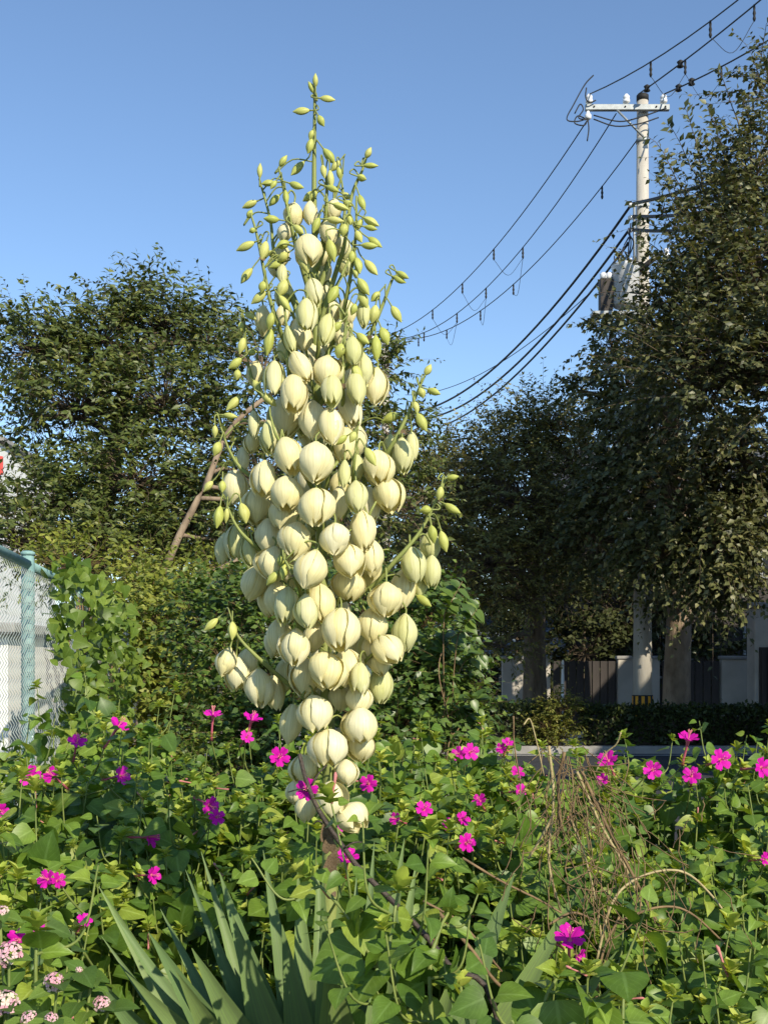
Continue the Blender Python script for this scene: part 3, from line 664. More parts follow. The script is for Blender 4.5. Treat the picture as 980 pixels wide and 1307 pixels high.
# dark trees farther off that close the view
for (px, Y, top, wpx, lab) in ((600, 33, 585, 90, 'dark far tree left of the slim trunk, low behind the olive tree'), (740, 34, 560, 100, 'dark far tree behind the gap beside the striped pole'),
                               (890, 33, 520, 120, 'dark far tree behind the thick pale trunk'), (430, 30, 560, 130, 'dark far tree hidden behind the yucca flower spike'), (1010, 34, 540, 90, 'dark far tree behind the gate pillar'),
                               (250, 27, 600, 120, 'dark far tree filling the gap behind the leaning tree')):
    b0 = gnd(px, Y)
    woody('background_tree', lab, 'tree', b0, [b0, W(px, 800, Y), W(px, 720, Y)], .22,
          [bl(px, top+70, Y, wpx*.7, 60, 70), bl(px-wpx*.5, top+150, Y, wpx*.6, 75, 70), bl(px+wpx*.5, top+150, Y, wpx*.6, 75, 70), bl(px, top+200, Y-1, wpx*.9, 60, 80), bl(px, top+265, Y-1, wpx*.9, 30, 60)],
          M['tree_far'], M['bark'], .30, T_SMALL, twig_len=1.0, nleaf=12, density=1.3, group='dark trees behind the houses')

# dark garden shrubs between the boundary wall and the house
for (px, Y, top, wpx, lab) in ((745, 26.2, 640, 62, 'dark garden shrub above the board gate left of the striped pole'), (815, 26.6, 650, 60, 'dark garden shrub behind the striped pole and wall piece'),
                               (905, 26.4, 660, 60, 'dark garden shrub behind the gate right of the pale trunk'), (660, 26.8, 690, 60, 'dark garden shrub behind the slim trunk and low house')):
    b0 = gnd(px, Y)
    woody('garden_shrub', lab, 'shrub', b0, [b0, W(px, 880, Y), W(px, 800, Y)], .07,
          [bl(px, top+50, Y, wpx*.8, 50, 60), bl(px-wpx*.4, top+120, Y, wpx*.7, 60, 60), bl(px+wpx*.4, top+120, Y, wpx*.7, 60, 60), bl(px, top+190, Y, wpx, 50, 70)],
          M['tree_far'], M['bark'], .17, T_SMALL, twig_len=.6, nleaf=12, density=1.4, group='garden shrubs before the house')

# clipped hedge along the far pavement
def hedge(x0, x1, y0, y1, z1, label):
    t = empty('hedge', ((x0+x1)/2, (y0+y1)/2, .12), label, 'hedge')
    q = MB(); q.box((x0+.08, y0+.08, .1), (x1-.08, y1-.08, z1-.1), .05); q.build('branch_mass', M['dark_twig'], t)
    n = int((x1-x0)*1500); u = rng.random((n, 3))
    P = np.stack([x0+(x1-x0)*u[:, 0], y0+(y1-y0)*u[:, 1], .15+(z1-.15)*u[:, 2]], 1)
    f = rng.random(n); P[f < .5, 1] = y0+rng.normal(size=(f < .5).sum())*.04
    s = f > .5; P[s, 2] = z1+rng.normal(size=s.sum())*.05
    leaf_soup('foliage', T_SMALL, P, rng.normal(size=(n, 3))+np.array([0, -.5, .6]), rng.normal(size=(n, 3))*.6+np.array([0, -.5, .8]), .06+.05*rng.random(n), M['hedge'], t)
hedge(1.2, 3.15, 20.35, 21.1, .78, 'low dark clipped hedge left of the sunlit olive bush')
hedge(3.4, 6.9, 20.35, 20.72, .72, 'low dark clipped hedge below the striped pole and pale trunk')
b0 = gnd(714, 19.6, .0); b0.y = 20.55; b0.x = 3.1
woody('olive_bush', 'small sunlit olive yellow bush in the gap of the hedge', 'bush', b0, None, 0,
      [bl(712, 905, 20.2, 26, 22, 60, .3), bl(700, 925, 20.2, 34, 20, 50, .25), bl(730, 915, 20.3, 14, 26, 30, .25), bl(705, 945, 20.2, 32, 12, 40, .25)], M['shrub_s'], M['dry'], .085, T_NARROW, twig_len=.28, nleaf=10, density=1.6, crown='foliage')

# evergreen shrubs behind the bed
def shrub(name, label, px, Y, blobs, mat, ls, tw, dens=1.0, tm=T_SMALL, bark='dry', nleaf=9, **k):
    b0 = gnd(px, Y)
    st = [b0, b0+Vector((0.03, 0, .45)), b0+Vector((-.02, 0, .9))]
    return woody(name, label, 'shrub', b0, st, .035, blobs, mat, M[bark], ls, tm, twig_len=tw, nleaf=nleaf, density=dens, crown='foliage', **k)
shrub('evergreen_shrub', 'dense dark evergreen shrub right behind the yucca with long shoots', 545, 4.9,
      [bl(540, 800, 4.9, 42, 55, 50), bl(500, 850, 4.8, 55, 60, 60), bl(560, 870, 4.7, 45, 55, 55), bl(520, 930, 4.6, 75, 45, 65), bl(520, 1010, 4.5, 80, 50, 50), bl(575, 920, 4.8, 36, 40, 35), bl(470, 780, 5.2, 55, 50, 45), bl(460, 900, 4.9, 60, 60, 50)], M['shrub_d'], .05, .2, 2.8, T_SMALL, nleaf=11)
shrub('evergreen_shrub', 'dense dark evergreen shrub behind the lower left yucca flowers', 330, 6.4,
      [bl(330, 780, 6.4, 75, 55, 70), bl(290, 860, 6.2, 60, 60, 60), bl(370, 870, 6.2, 70, 60, 60), bl(320, 930, 6, 80, 40, 50), bl(300, 1000, 5.9, 90, 50, 60), bl(390, 990, 5.9, 70, 50, 45), bl(420, 800, 6.6, 60, 70, 50), bl(260, 790, 6.8, 50, 45, 45), bl(400, 720, 7.2, 60, 45, 40)], M['shrub_d'], .058, .24, 2.6, T_SMALL, nleaf=11)
shrub('yellow_green_shrub', 'yellow green leafy shrub at the end of the fence', 205, 9.2,
      [bl(205, 800, 9.2, 42, 42, 60), bl(235, 850, 9.0, 42, 55, 60), bl(195, 870, 9, 30, 55, 50), bl(250, 780, 9.6, 36, 36, 35), bl(240, 920, 8.8, 50, 30, 40), bl(215, 975, 8.6, 60, 40, 60), bl(190, 760, 9.6, 40, 30, 40)], M['shrub_y'], .082, .3, 2.2, T_SMALL, nleaf=11)
shrub('yellow_green_shrub', 'olive shrub under the broad tree behind the fence top', 110, 10.8,
      [bl(90, 720, 10.8, 80, 34, 60), bl(180, 740, 10.8, 60, 34, 50), bl(270, 740, 11, 50, 40, 40)], M['shrub_y'], .085, .34, 1.5, T_NARROW, nleaf=11)

T_OVATE = template([(0, .02), (.1, .2), (.28, .31), (.5, .29), (.72, .17), (.88, .07), (1, 0.0)], .28, .35)
T_HEART = template([(0, .08), (.03, .30), (.14, .40), (.32, .41), (.52, .34), (.72, .20), (.87, .08), (1, 0.0)], .22, .4)
T_HEART2 = template([(0, .06), (.03, .25), (.14, .36), (.32, .38), (.52, .31), (.72, .18), (.87, .07), (1, 0.0)], .5, .75)
T_HEART3 = template([(0, .08), (.03, .32), (.14, .43), (.32, .44), (.52, .36), (.72, .22), (.87, .09), (1, 0.0)], .08, .12)
def blade_mesh(name, tm, mat): return mesh_np(name, tm[0], tm[1], mat, tm[2], None, True)
def blade_matrix(P, D, N, sw, sl):
    D = Vector(D).normalized(); X = D.cross(Vector(N)).normalized(); Nn = X.cross(D)
    return Matrix.Translation(P) @ Matrix((X, D, Nn)).transposed().to_4x4() @ Matrix.Diagonal((sw, sl, sl, 1))
# long shoots of the evergreen shrub (right of the yucca) as a leafy sapling
sap = empty('leafy_sapling', gnd(575, 4.5), 'young sapling with arching leafy shoots right of the evergreen shrub', 'sapling')
sm = blade_mesh('sapling_leaf', T_OVATE, M['shrub_d'])
for pts in ([(568, 950), (566, 800), (575, 770), (590, 742)], [(575, 960), (583, 820), (600, 790), (612, 772)], [(560, 960), (585, 860), (603, 838), (618, 836)], [(570, 980), (585, 930), (600, 910), (612, 905)],
            [(560, 960), (590, 900), (604, 892), (614, 893)], [(580, 980), (560, 860), (572, 820), (590, 805)], [(575, 1000), (588, 945), (604, 925), (616, 922)]):
    sp = spline([gnd(575, 4.5, .3)]+[W(a, b, 4.45+random.uniform(-.1, .1)) for a, b in pts], 8)
    q = MB(); q.tube(sp, lerps(.0034, .0012, len(sp)), 5); q.build('stem', M['dry'], sap)
    for i in range(int(len(sp)*.62), len(sp)):
        d = (sp[i]-sp[i-1]).normalized()
        for s in ((-1, 1) if i % 2 else (1,)):
            sd = d.cross(Vector((0, 1, .2))).normalized()*s
            D = sd*.9+d*.5+Vector((0, random.uniform(-.6, .3), -.35)); L = random.uniform(.04, .072)*(.55 if i > len(sp)-3 else 1)
            link('leaf', sm, sap, blade_matrix(sp[i]-sap.location, D, (random.uniform(-.3, .3), -.5, .8), L, L))

# vine over the fence
vine = empty('climbing_vine', fpt(7.2, 0), 'broad leaved green vine covering the chain link fence', 'vine')
T_VINE = template([(0, .06), (.04, .36), (.2, .47), (.42, .36), (.62, .24), (.82, .12), (1, 0.0)], .25, .45)
nv = 2600; Yv = 5.55+4.6*rng.random(nv)**1.15; zv = rng.random(nv)
P = np.zeros((nv, 3))
topz = FTOP+.1-.05*np.abs(Yv-6.8)
P[:, 1] = Yv; P[:, 2] = .25+(topz-.25)*zv
P[:, 0] = FP.x+FD.x*(Yv-FP.y)+np.abs(rng.normal(size=nv))*.10*(1-.35*zv)+.03+.09*np.maximum(0, np.sin(Yv*5.1+zv*6)+np.sin(zv*11-Yv*3))
# bare stretches of mesh, as where the panel shows beside the posts
keep = ~((Yv < 5.75) & (rng.random(nv) < .75)) & ~((Yv > 9.0) & (P[:, 2] > .6) & (rng.random(nv) < .93))
P = P[keep]; nv = len(P)
D = rng.normal(size=(nv, 3))*.75+np.array([.35, -.25, -.6]); N = rng.normal(size=(nv, 3))*.75+np.array([.6, -.6, .6])
S = .078*(.5+.8*rng.random(nv))
near = np.argsort(P[:, 1]-P[:, 0]*2.5-rng.random(nv)*.8)[:300]; msk = np.zeros(nv, bool); msk[near] = True
vm = blade_mesh('vine_leaf', T_VINE, M['vine'])
for i in np.where(msk)[0]:
    link('leaf', vm, vine, blade_matrix(Vector(P[i])-vine.location, D[i], N[i], S[i], S[i]))
leaf_soup('foliage', T_VINE, P[~msk], D[~msk], N[~msk], S[~msk], M['vine'], vine)
for i in range(26):
    y = random.uniform(6.3, 9.4); z = random.uniform(.4, 1.2)
    q = MB(); q.tube(spline([fpt(y, 0)+Vector((.04, 0, 0)), fpt(y+random.uniform(-.3, .3), z)+Vector((.06, 0, 0)), fpt(y+random.uniform(-.6, .6), FTOP-.1)+Vector((.05, 0, 0))], 5), lerps(.01, .004, 11), 5); q.build('stem', M['dry'], vine)
# ------------------------------------------------------------------ yucca
YY = 1.72; KY = YY/F
# open flowers: x, y of the centre, length, width (photo pixels), tilt of the tip to the right, layer (0 front, 1 behind, 2 deep), kind f/h
FL = '''393 321 42 33 8 0 f|396 272 30 18 0 1 f|374 275 30 24 -5 1 f|364 297 24 19 -5 1 f|360 350 26 13 0 0 h|401 374 38 22 14 0 h|391 402 41 24 0 0 h|426 268 27 20 0 1 f|420 297 32 22 3 1 f
417 421 43 21 -8 0 h|464 401 37 17 2 0 h|434 424 32 17 0 1 f|451 448 38 24 5 0 h|465 473 43 24 5 0 h|417 475 43 37 -5 0 f|424 500 42 24 0 0 h|455 497 44 24 5 0 h|480 493 46 29 -3 0 f|446 522 48 28 14 1 f
423 544 48 31 3 0 f|440 567 42 31 0 1 f|484 598 42 38 0 0 f|514 583 44 25 2 0 h|526 569 33 16 3 1 h|498 570 30 18 0 1 h|496 632 43 34 5 0 f|440 605 36 16 0 0 h|456 598 34 17 0 1 h|455 635 42 24 3 0 h
433 643 44 24 0 1 f|470 645 45 30 6 1 f|403 590 51 43 0 0 f|403 648 48 43 0 0 f|336 409 36 20 0 1 f|361 403 26 18 0 1 f|371 433 36 15 14 0 h|380 427 38 18 10 1 f|391 433 30 16 -3 1 f
350 483 45 22 0 0 h|384 468 43 25 28 0 f|376 503 49 32 0 0 f|326 477 32 22 -5 1 f|324 542 34 15 2 0 h|322 565 26 19 0 1 f|343 559 43 24 0 0 h|364 532 50 41 0 1 f|368 582 46 34 14 0 f
337 613 47 32 0 0 f|366 631 43 40 0 0 f|399 537 50 37 0 1 f|299 622 40 33 0 1 f|310 587 30 16 0 1 f|327 647 46 37 0 1 f|364 656 42 40 -8 1 f
302 692 42 27 0 0 h|285 700 38 21 -10 1 h|319 705 34 21 10 1 h|341 684 42 33 0 1 f|377 690 48 42 -6 0 f|348 721 45 42 -5 0 f|396 727 50 42 -16 0 f|324 744 44 31 -18 1 f|354 764 40 32 0 1 f|366 774 47 29 -3 0 h|391 782 46 30 4 0 h
427 689 43 39 0 0 f|445 716 43 37 8 0 f|443 747 38 42 0 1 f|463 677 48 32 10 1 f|458 698 42 34 0 2 f|493 766 42 41 0 0 f|527 722 44 29 8 0 h|551 730 38 23 0 0 h|550 696 34 24 0 1 h|514 751 45 31 -6 1 f|537 749 26 16 -6 1 h
408 770 48 38 6 1 f|289 845 35 25 -14 0 f|302 861 40 29 0 0 f|332 878 45 35 4 0 f|350 884 42 27 8 1 f|317 845 32 26 0 1 f|356 812 40 31 0 1 f|376 827 46 37 -4 0 f|389 865 46 36 -6 1 f
435 804 53 44 0 0 f|419 857 45 43 0 0 f|444 853 45 42 8 1 f|474 799 43 38 0 1 f|517 808 44 29 0 0 h|497 830 41 35 34 0 f|485 846 32 27 10 1 f|460 867 39 23 0 0 h|486 874 42 30 0 0 h|457 892 37 33 0 1 f
433 890 34 28 0 2 f|401 912 45 41 6 0 f|372 924 48 28 -6 1 f|460 926 41 40 0 0 f|402 813 38 28 -4 1 f|418 956 45 45 0 0 f|460 953 38 37 0 1 f|442 986 32 30 0 1 f|389 982 36 35 0 2 f|391 1031 34 26 0 1 f|377 1012 30 24 0 2 f|422 1020 41 37 0 0 f|450 1044 36 39 40 0 f|438 948 40 34 0 2 f'''
BU = '''402.7 102.4 17 7 180|397 111.6 16 7 -155|418 126.5 20 8 82|384.7 141.8 22 9 -85|410 154.5 16 9 28|397 172 13 7 -20|395.5 186.5 20 10 -15|420 199.4 24 11 38|428 212 18 9 -38|380 215 26 10 -40|361.6 205.5 17 8 145|332 217.8 19 7 178|342 233.7 17 8 -80
349 236 14 7 -30|378.6 236.7 20 9 70|350 256 20 9 -42|365 252 22 8 5|318.8 261 21 9 -66|319 273 12 8 150|396 251 22 11 -60|422 229 24 9 5|413 219 18 8 10|432.6 221 16 7 8|424.5 241 18 8 65|435 264 22 9 70|470 195 15 8 150|473 211.6 20 7 85|462 227 12 9 70|442.5 250 14 8 60|462 258.6 22 9 20|445 260 14 8 60
346.5 279.6 20 10 -90|322 294 9 7 -60|313.5 314.5 26 10 -66|337 320 26 12 -14|348 325 15 8 48|361 312 18 11 -65|361 328 16 11 -50|352.6 338 19 9 -66|381 293 18 9 50|388 337 26 12 25|403.5 287.6 22 10 -20|315 352 25 10 -35|335 366.5 16 10 -10|330 380 24 11 -50|360 368 25 14 -24|363 387 24 10 35
439 294 17 11 -10|446.5 280 16 8 10|458.6 286.5 17 8 -25|473.6 283 24 10 58|473 291 18 7 75|458 302 18 9 25|471.5 313.5 22 9 85|478.6 309.5 22 9 55|428 281 23 9 80|449 328 16 9 -5|457 339 23 11 12|473.6 341.5 27 11 38|464 366 27 12 32|463.6 383 24 12 25|454 349 14 8 0|479 378.6 17 10 -40|514 351 18 8 58|510 357 18 8 64|425 376 27 13 -25|423 320 30 13 14|451 395 16 9 -20
477 401 24 13 -12|506 401 24 11 32|490.6 429 24 13 22|480 444.5 35 13 3|463 432 22 11 48|429 418 19 10 -45|433.5 448 20 13 -15|455.5 477 26 13 20|546 472 16 9 150|538 501.6 14 10 20|554 500 18 9 65|498 533 24 12 -62|531 520 16 8 15|538 539 26 12 28|435 562 20 9 -55|450 558 16 9 -25|473 583 28 12 28
308 417 13 8 0|308.6 441.4 22 10 -15|320 403.6 17 8 60|300 464 22 11 -50|303 478.6 14 10 -5|321 450 13 8 -80|328 493 19 10 30|343 510 26 11 50|298 515 26 11 -42|345 410 23 11 -12|343.6 437 34 13 -10|274.5 550.6 16 8 0|277 573 20 12 -20|294 531 20 8 80|266 621 18 9 -40|284 621 16 10 0|279 660 30 13 -8|311 655 28 14 15|289 658 20 7 -5
358.6 716 16 10 0|348 738 24 11 -40|362 730 23 10 -4|392 730 28 11 66|541 767 24 10 52|552 682 24 12 10|566 691 28 12 15|577.5 609 16 8 97|561 629.6 18 10 -12|577.5 649 24 10 58|543 651 15 11 -85|269.6 797 23 10 -48|296.5 805 24 12 0'''
FLW = [(float(a[0]), float(a[1]), float(a[2]), float(a[3]), float(a[4]), int(a[5]), a[6]) for a in (s.split() for s in FL.replace('\n', '|').split('|'))]
BUD = [tuple(map(float, s.split())) for s in BU.replace('\n', '|').split('|')]
yb = Vector((W(418, 1400, YY).x, YY, .30))
yucca = empty('yucca', yb, 'yucca with tall spike of cream bell flowers above sword leaves', 'yucca')
def axis_x(py): return np.interp(py, [95, 250, 500, 800, 960, 1100, 1400], [402, 401, 405, 413, 420, 421, 419])
def halfw(py): return np.interp(py, [90, 200, 260, 350, 450, 550, 650, 750, 830, 900, 960, 1050], [12, 45, 62, 74, 80, 88, 98, 100, 90, 60, 52, 42])
def axis_pt(py): return W(float(axis_x(py)), py, YY)

# skeleton: stalk and side branches
SK = []           # (point, radius) samples to which flowers are tied
st = [axis_pt(p) for p in (1420, 1250, 1100, 960, 800, 600, 400, 250, 150, 97)]
sp = spline(st, 8); rr = np.interp([p.z for p in sp][::1], [axis_pt(1420).z, axis_pt(1100).z, axis_pt(800).z, axis_pt(400).z, axis_pt(250).z, axis_pt(97).z], [.0125, .0115, .0088, .0055, .0038, .0018])
q = MB(); q.tube([Vector((yb.x, yb.y, .2))]+sp, [.035]+list(rr), 12); q.build('stalk', M['stalk'], yucca)
for a in sp: SK.append(a)
BR = [([(428, 775), (470, 752), (505, 715), (535, 680), (556, 640), (569, 611)], .05), ([(440, 660), (470, 610), (500, 568), (520, 530), (535, 495), (543, 478)], .05),
      ([(400, 745), (345, 710), (318, 690), (300, 668), (284, 630)], .05), ([(405, 910), (372, 876), (330, 840), (306, 815), (297, 795)], .06), ([(400, 680), (345, 625), (310, 600), (293, 575), (282, 545)], .02),
      ([(404, 470), (380, 400), (352, 330), (345, 280), (331, 228)], .02), ([(402, 400), (385, 340), (372, 290), (362, 240), (356, 215)], .05), ([(404, 430), (428, 350), (440, 310), (449, 250), (462, 218), (468, 200)], .03),
      ([(405, 480), (432, 420), (446, 360), (454, 300), (455, 250)], .06), ([(406, 520), (440, 470), (470, 430), (488, 390), (500, 358), (508, 350)], .05), ([(403, 500), (370, 450), (350, 400), (340, 360), (328, 300), (320, 272)], .07),
      ([(402, 340), (412, 310), (416, 270), (417, 235), (413, 212)], .045), ([(404, 560), (360, 520), (330, 500), (316, 460), (312, 410)], .03), ([(408, 600), (435, 540), (437, 480), (440, 430), (443, 395)], .085),
      ([(410, 700), (445, 640), (452, 590), (456, 555)], .10), ([(412, 800), (390, 770), (375, 735), (362, 712)], .12), ([(414, 830), (395, 770), (392, 740), (388, 728)], .12), ([(416, 900), (450, 860), (480, 830), (486, 815)], .06), ([(418, 960), (445, 925), (462, 900)], .04), ([(420, 935), (400, 905), (385, 890)], .05),
      ([(402, 380), (432, 300), (440, 270), (436, 230)], .0), ([(404, 560), (376, 520), (368, 470), (366, 420), (362, 385)], .08), ([(408, 640), (385, 600), (355, 560), (345, 530)], .09), ([(408, 660), (420, 600), (425, 560)], .10), ([(411, 760), (445, 720), (470, 660), (480, 640)], .07)]
for i, (pts, dep) in enumerate(BR):
    w = [axis_pt(pts[0][1])]
    for j, (a, b) in enumerate(pts[1:]):
        w.append(W(a, b, YY-dep*min(1, (j+1)/2)))
    s = spline(w, 7); q = MB(); q.tube(s, lerps(.0042, .0014, len(s)), 7); q.build('branch', M['stalk'], yucca)
    SK += s
for i in range(26):              # branches on the far side and inside
    py = 300+i*24; a = random.uniform(0, math.pi*2); c = axis_pt(py); R = halfw(py-50)*KY*.62
    o1 = Vector((math.cos(a), math.sin(a), 0))
    s = spline([c, c+o1*R*.5+Vector((0, 0, .03)), c+o1*R+Vector((0, 0, .085))], 6); q = MB(); q.tube(s, lerps(.004, .0015, len(s)), 6); q.build('branch', M['stalk'], yucca); SK += s
SKA = np.array([tuple(p) for p in SK])

# flower bells: six tepals, bulging between grooves and closing at the tip
def tepal(variant, inner):
    rows, cols = 10, 9; v, f, u = [], [], []
    op = [.24, .16, .34, .12][variant]; full = [.72, .82, .66, .9][variant]
    half = math.radians(46 if inner else 37); off = .86 if inner else 1.0
    rs = random.Random(variant*10+inner)
    wv = [rs.uniform(-.03, .03) for _ in range(rows)]
    for i in range(rows):
        t = i/(rows-1)
        prof = math.sin(math.pi*min(1, (.06+.94*t)))**full if t < .5 else 1-(1-op)*((t-.5)/.5)**2.1
        prof = max(prof, .10) if t < .5 else prof
        wid = (.8+.2*min(1, t*3)) if t < .68 else (1-((t-.68)/.32)**2.4*.93)
        for j in range(cols):
            s = -1+2*j/(cols-1)
            a = s*half*wid*(1 if t < .5 else 1+.8*(t-.5))
            r = .5*prof*off*(1-(.0 if inner else .05)*s*s*math.sin(math.pi*t)**.5 + wv[i]*s + math.sin(math.pi*min(1, t*1.05))**.6*((.07 if inner else .02)*(1-abs(s)) + (-.05 if abs(s) < .05 else .02 if abs(s) < .3 else -.022 if .45 < abs(s) < .55 else .014)))
            if t > .85: r += .03*(t-.85)/.15*(1-abs(s))
            v.append((r*math.cos(a), r*math.sin(a), -t + .02*s*s*t)); u.append((.5+s*.5, t))
    for i in range(rows-1):
        for j in range(cols-1):
            a = i*cols+j; f += [(a, a+cols, a+cols+1), (a, a+cols+1, a+1)]
    return np.array(v), np.array(f, np.int32), np.array(u)
TEP = {}; BELL = {}; CORE = {}
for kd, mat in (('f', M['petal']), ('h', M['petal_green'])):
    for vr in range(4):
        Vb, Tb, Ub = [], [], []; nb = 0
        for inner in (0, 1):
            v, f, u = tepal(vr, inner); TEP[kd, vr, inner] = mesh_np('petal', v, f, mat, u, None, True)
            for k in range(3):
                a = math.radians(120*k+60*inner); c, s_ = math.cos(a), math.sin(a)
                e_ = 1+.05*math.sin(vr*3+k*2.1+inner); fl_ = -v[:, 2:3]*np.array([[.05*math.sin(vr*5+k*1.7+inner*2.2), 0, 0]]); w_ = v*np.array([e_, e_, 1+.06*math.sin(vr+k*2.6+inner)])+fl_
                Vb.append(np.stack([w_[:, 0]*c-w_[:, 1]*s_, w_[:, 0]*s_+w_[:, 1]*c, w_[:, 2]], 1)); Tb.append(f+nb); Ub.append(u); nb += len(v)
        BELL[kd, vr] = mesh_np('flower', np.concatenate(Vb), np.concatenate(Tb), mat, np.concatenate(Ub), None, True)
# pistil and knob at the top of the bell
c = MB(); c.lathe((0, 0, 0), [(-.78, .02), (-.7, .05), (-.4, .075), (-.1, .07), (-.02, .13), (.03, .09), (.05, .03)], 8)
me = bpy.data.meshes.new('flower_core'); me.from_pydata(c.v, [], c.f); me.materials.append(M['petal_green']); me.update(); CORE = me
def bud_mesh(vr):
    v, f, u = [], [], []; n = 12; rows = 10; rs = random.Random(vr)
    bend = rs.uniform(-.05, .05); pk = rs.uniform(.38, .5)
    for i in range(rows):
        t = i/(rows-1)
        r = .5*(math.sin(math.pi*.5*min(1, t/pk))**.6 if t < pk else max(.05, 1-((t-pk)/(1-pk))**2.0))
        r = max(r, .06)
        for k in range(n+1):
            a = 2*math.pi*k/n
            g = 1-.09*(1-abs(math.cos(1.5*a)))
            v.append((r*g*math.cos(a)+bend*math.sin(math.pi*t), r*g*math.sin(a), -t)); u.append((k/n, t))
    for i in range(rows-1):
        for k in range(n):
            a = i*(n+1)+k; f += [(a, a+n+1, a+n+2), (a, a+n+2, a+1)]
    return mesh_np('bud', np.array(v), np.array(f, np.int32), M['bud'], np.array(u), None, True)
BUDM = [bud_mesh(k) for k in range(4)]

items = []
for (x, y, L, w, tl, lay, kd) in FLW:
    R = halfw(y)*KY; dx = (x-axis_x(y))*KY; d = math.sqrt(max(0, 1-(dx/R)**2)) if abs(dx) < R else 0
    dep = {0: R*d*.92+.012, 1: R*d*.62-.006, 2: R*d*.25-.01}[lay]
    items.append([x, y, L*1.05, w*1.1, tl, dep, kd])
rs = random.Random(3)
for i in range(70):                                       # flowers on the inside and far side of the spike
    y = rs.uniform(300, 900); R = halfw(y); x = axis_x(y)+rs.uniform(-.72, .72)*R; s = min(1, .55+(y-300)/500)
    items.append([x, y, 44*s, 34*s, rs.uniform(-12, 12), rs.uniform(-.9, .15)*R*KY, 'f' if rs.random() < .7 else 'h'])
# push overlapping bells apart in depth
for it in range(25):
    for a in range(len(items)):
        A = items[a]
        for b in range(a+1, len(items)):
            B = items[b]
            if abs(A[0]-B[0]) < (A[3]+B[3])*.42 and abs(A[1]-B[1]) < (A[2]+B[2])*.36:
                need = (A[3]+B[3])*.5*KY*.62; g = A[5]-B[5]
                if abs(g) < need:
                    s = 1 if g > 0 or (g == 0) else -1; m = (need-abs(g))*.25*s
                    A[5] += m; B[5] -= m
    for A in items: A[5] = max(-.12, min(.145, A[5]))
ped = MB()
def place(x, y, L, w, tl, dep, lean):
    Yd = YY-dep; k = Yd/F; t = math.radians(tl)
    d = Vector((math.sin(t), -lean, -math.cos(t))).normalized()
    c = W(x, y, Yd); o = c-d*(L*k*.5)
    rot = Vector((0, 0, -1)).rotation_difference(d).to_matrix().to_4x4() @ Matrix.Rotation(rs.uniform(0, 6.28), 4, 'Z')
    return o, d, Matrix.Translation(o-yucca.location) @ rot @ Matrix.Diagonal((w*k, w*k, L*k, 1)), k
def pedicel(o, d, r):
    p = np.array(o); dist = np.linalg.norm(SKA-p, axis=1)+np.maximum(0, p[2]-.012-SKA[:, 2])*1.5
    q_ = Vector(SKA[np.argmin(dist)]); up = o-d*.012
    mid = up.lerp(q_, .45)+Vector((0, 0, .006+.12*(up-q_).length))
    ped.tube(spline([o+d*.002, up, mid, q_], 4), [r*1.5]+[r]*12, 5)
order = sorted(range(len(FLW)), key=lambda i: -FLW[i][2]*FLW[i][3]*(1 if FLW[i][5] == 0 else .4))
big = set(order[:50])
for i, (x, y, L, w, tl, dep, kd) in enumerate(items):
    lean = .32*max(0, dep)/(.1) if tl < 30 else .5
    o, d, mt, k = place(x, y, L, w, tl, dep, min(.42, lean)+rs.uniform(-.08, .08))
    vr = rs.randrange(4)
    if i in big:
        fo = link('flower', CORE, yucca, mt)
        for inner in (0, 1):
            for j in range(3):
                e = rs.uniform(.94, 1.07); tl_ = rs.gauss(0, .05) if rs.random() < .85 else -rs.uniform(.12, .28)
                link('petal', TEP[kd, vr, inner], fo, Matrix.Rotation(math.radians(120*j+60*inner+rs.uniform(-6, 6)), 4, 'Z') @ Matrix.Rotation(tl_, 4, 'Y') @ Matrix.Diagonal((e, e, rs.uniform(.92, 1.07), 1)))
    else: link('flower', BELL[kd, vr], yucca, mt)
    pedicel(o, d, .0014)
for (x, y, L, w, tl) in BUD:
    R = halfw(y)*KY; dx = (x-axis_x(y))*KY
    dep = math.sqrt(max(0, 1-(dx/R)**2))*R*1.05+.02 if y > 260 and abs(dx) < R else rs.uniform(-.015, .02)
    p0 = np.array(W(x, y, YY)); j = np.argmin(np.hypot(SKA[:, 0]-p0[0], SKA[:, 2]-p0[2])+np.maximum(0, SKA[:, 1]-YY)*1.5)
    if np.hypot(SKA[j, 0]-p0[0], SKA[j, 2]-p0[2]) < .022: dep = max(YY-SKA[j, 1]+rs.uniform(.004, .016), dep*.85 if dep > .06 else -1)
    o, d, mt, k = place(x, y, L, w*1.08, tl, dep, rs.uniform(-.1, .25))
    link('bud', BUDM[rs.randrange(4)], yucca, mt); pedicel(o, d, .0011)
po = ped.build('pedicels', M['stalk'], yucca); po['kind'] = 'stuff'
# dried bracts on the lower stalk and at branch forks
for i in range(34):
    p = SK[rs.randrange(len(SK))] if i > 3 else axis_pt(1075+i*14)
    L = .034 if i < 4 else .011
    tm = T_OVATE; D = (rs.uniform(-.4, .4), -.5, 1) if i < 4 else (rs.uniform(-1, 1), -.6, rs.uniform(-.6, .6))
    if i == 0: bm_ = blade_mesh('bract', tm, M['husk'])
    link('bract', bm_, yucca, blade_matrix(p+Vector((rs.uniform(-.006, .006), -.009, 0))-yucca.location, D, (0, -1, .2), L, L))
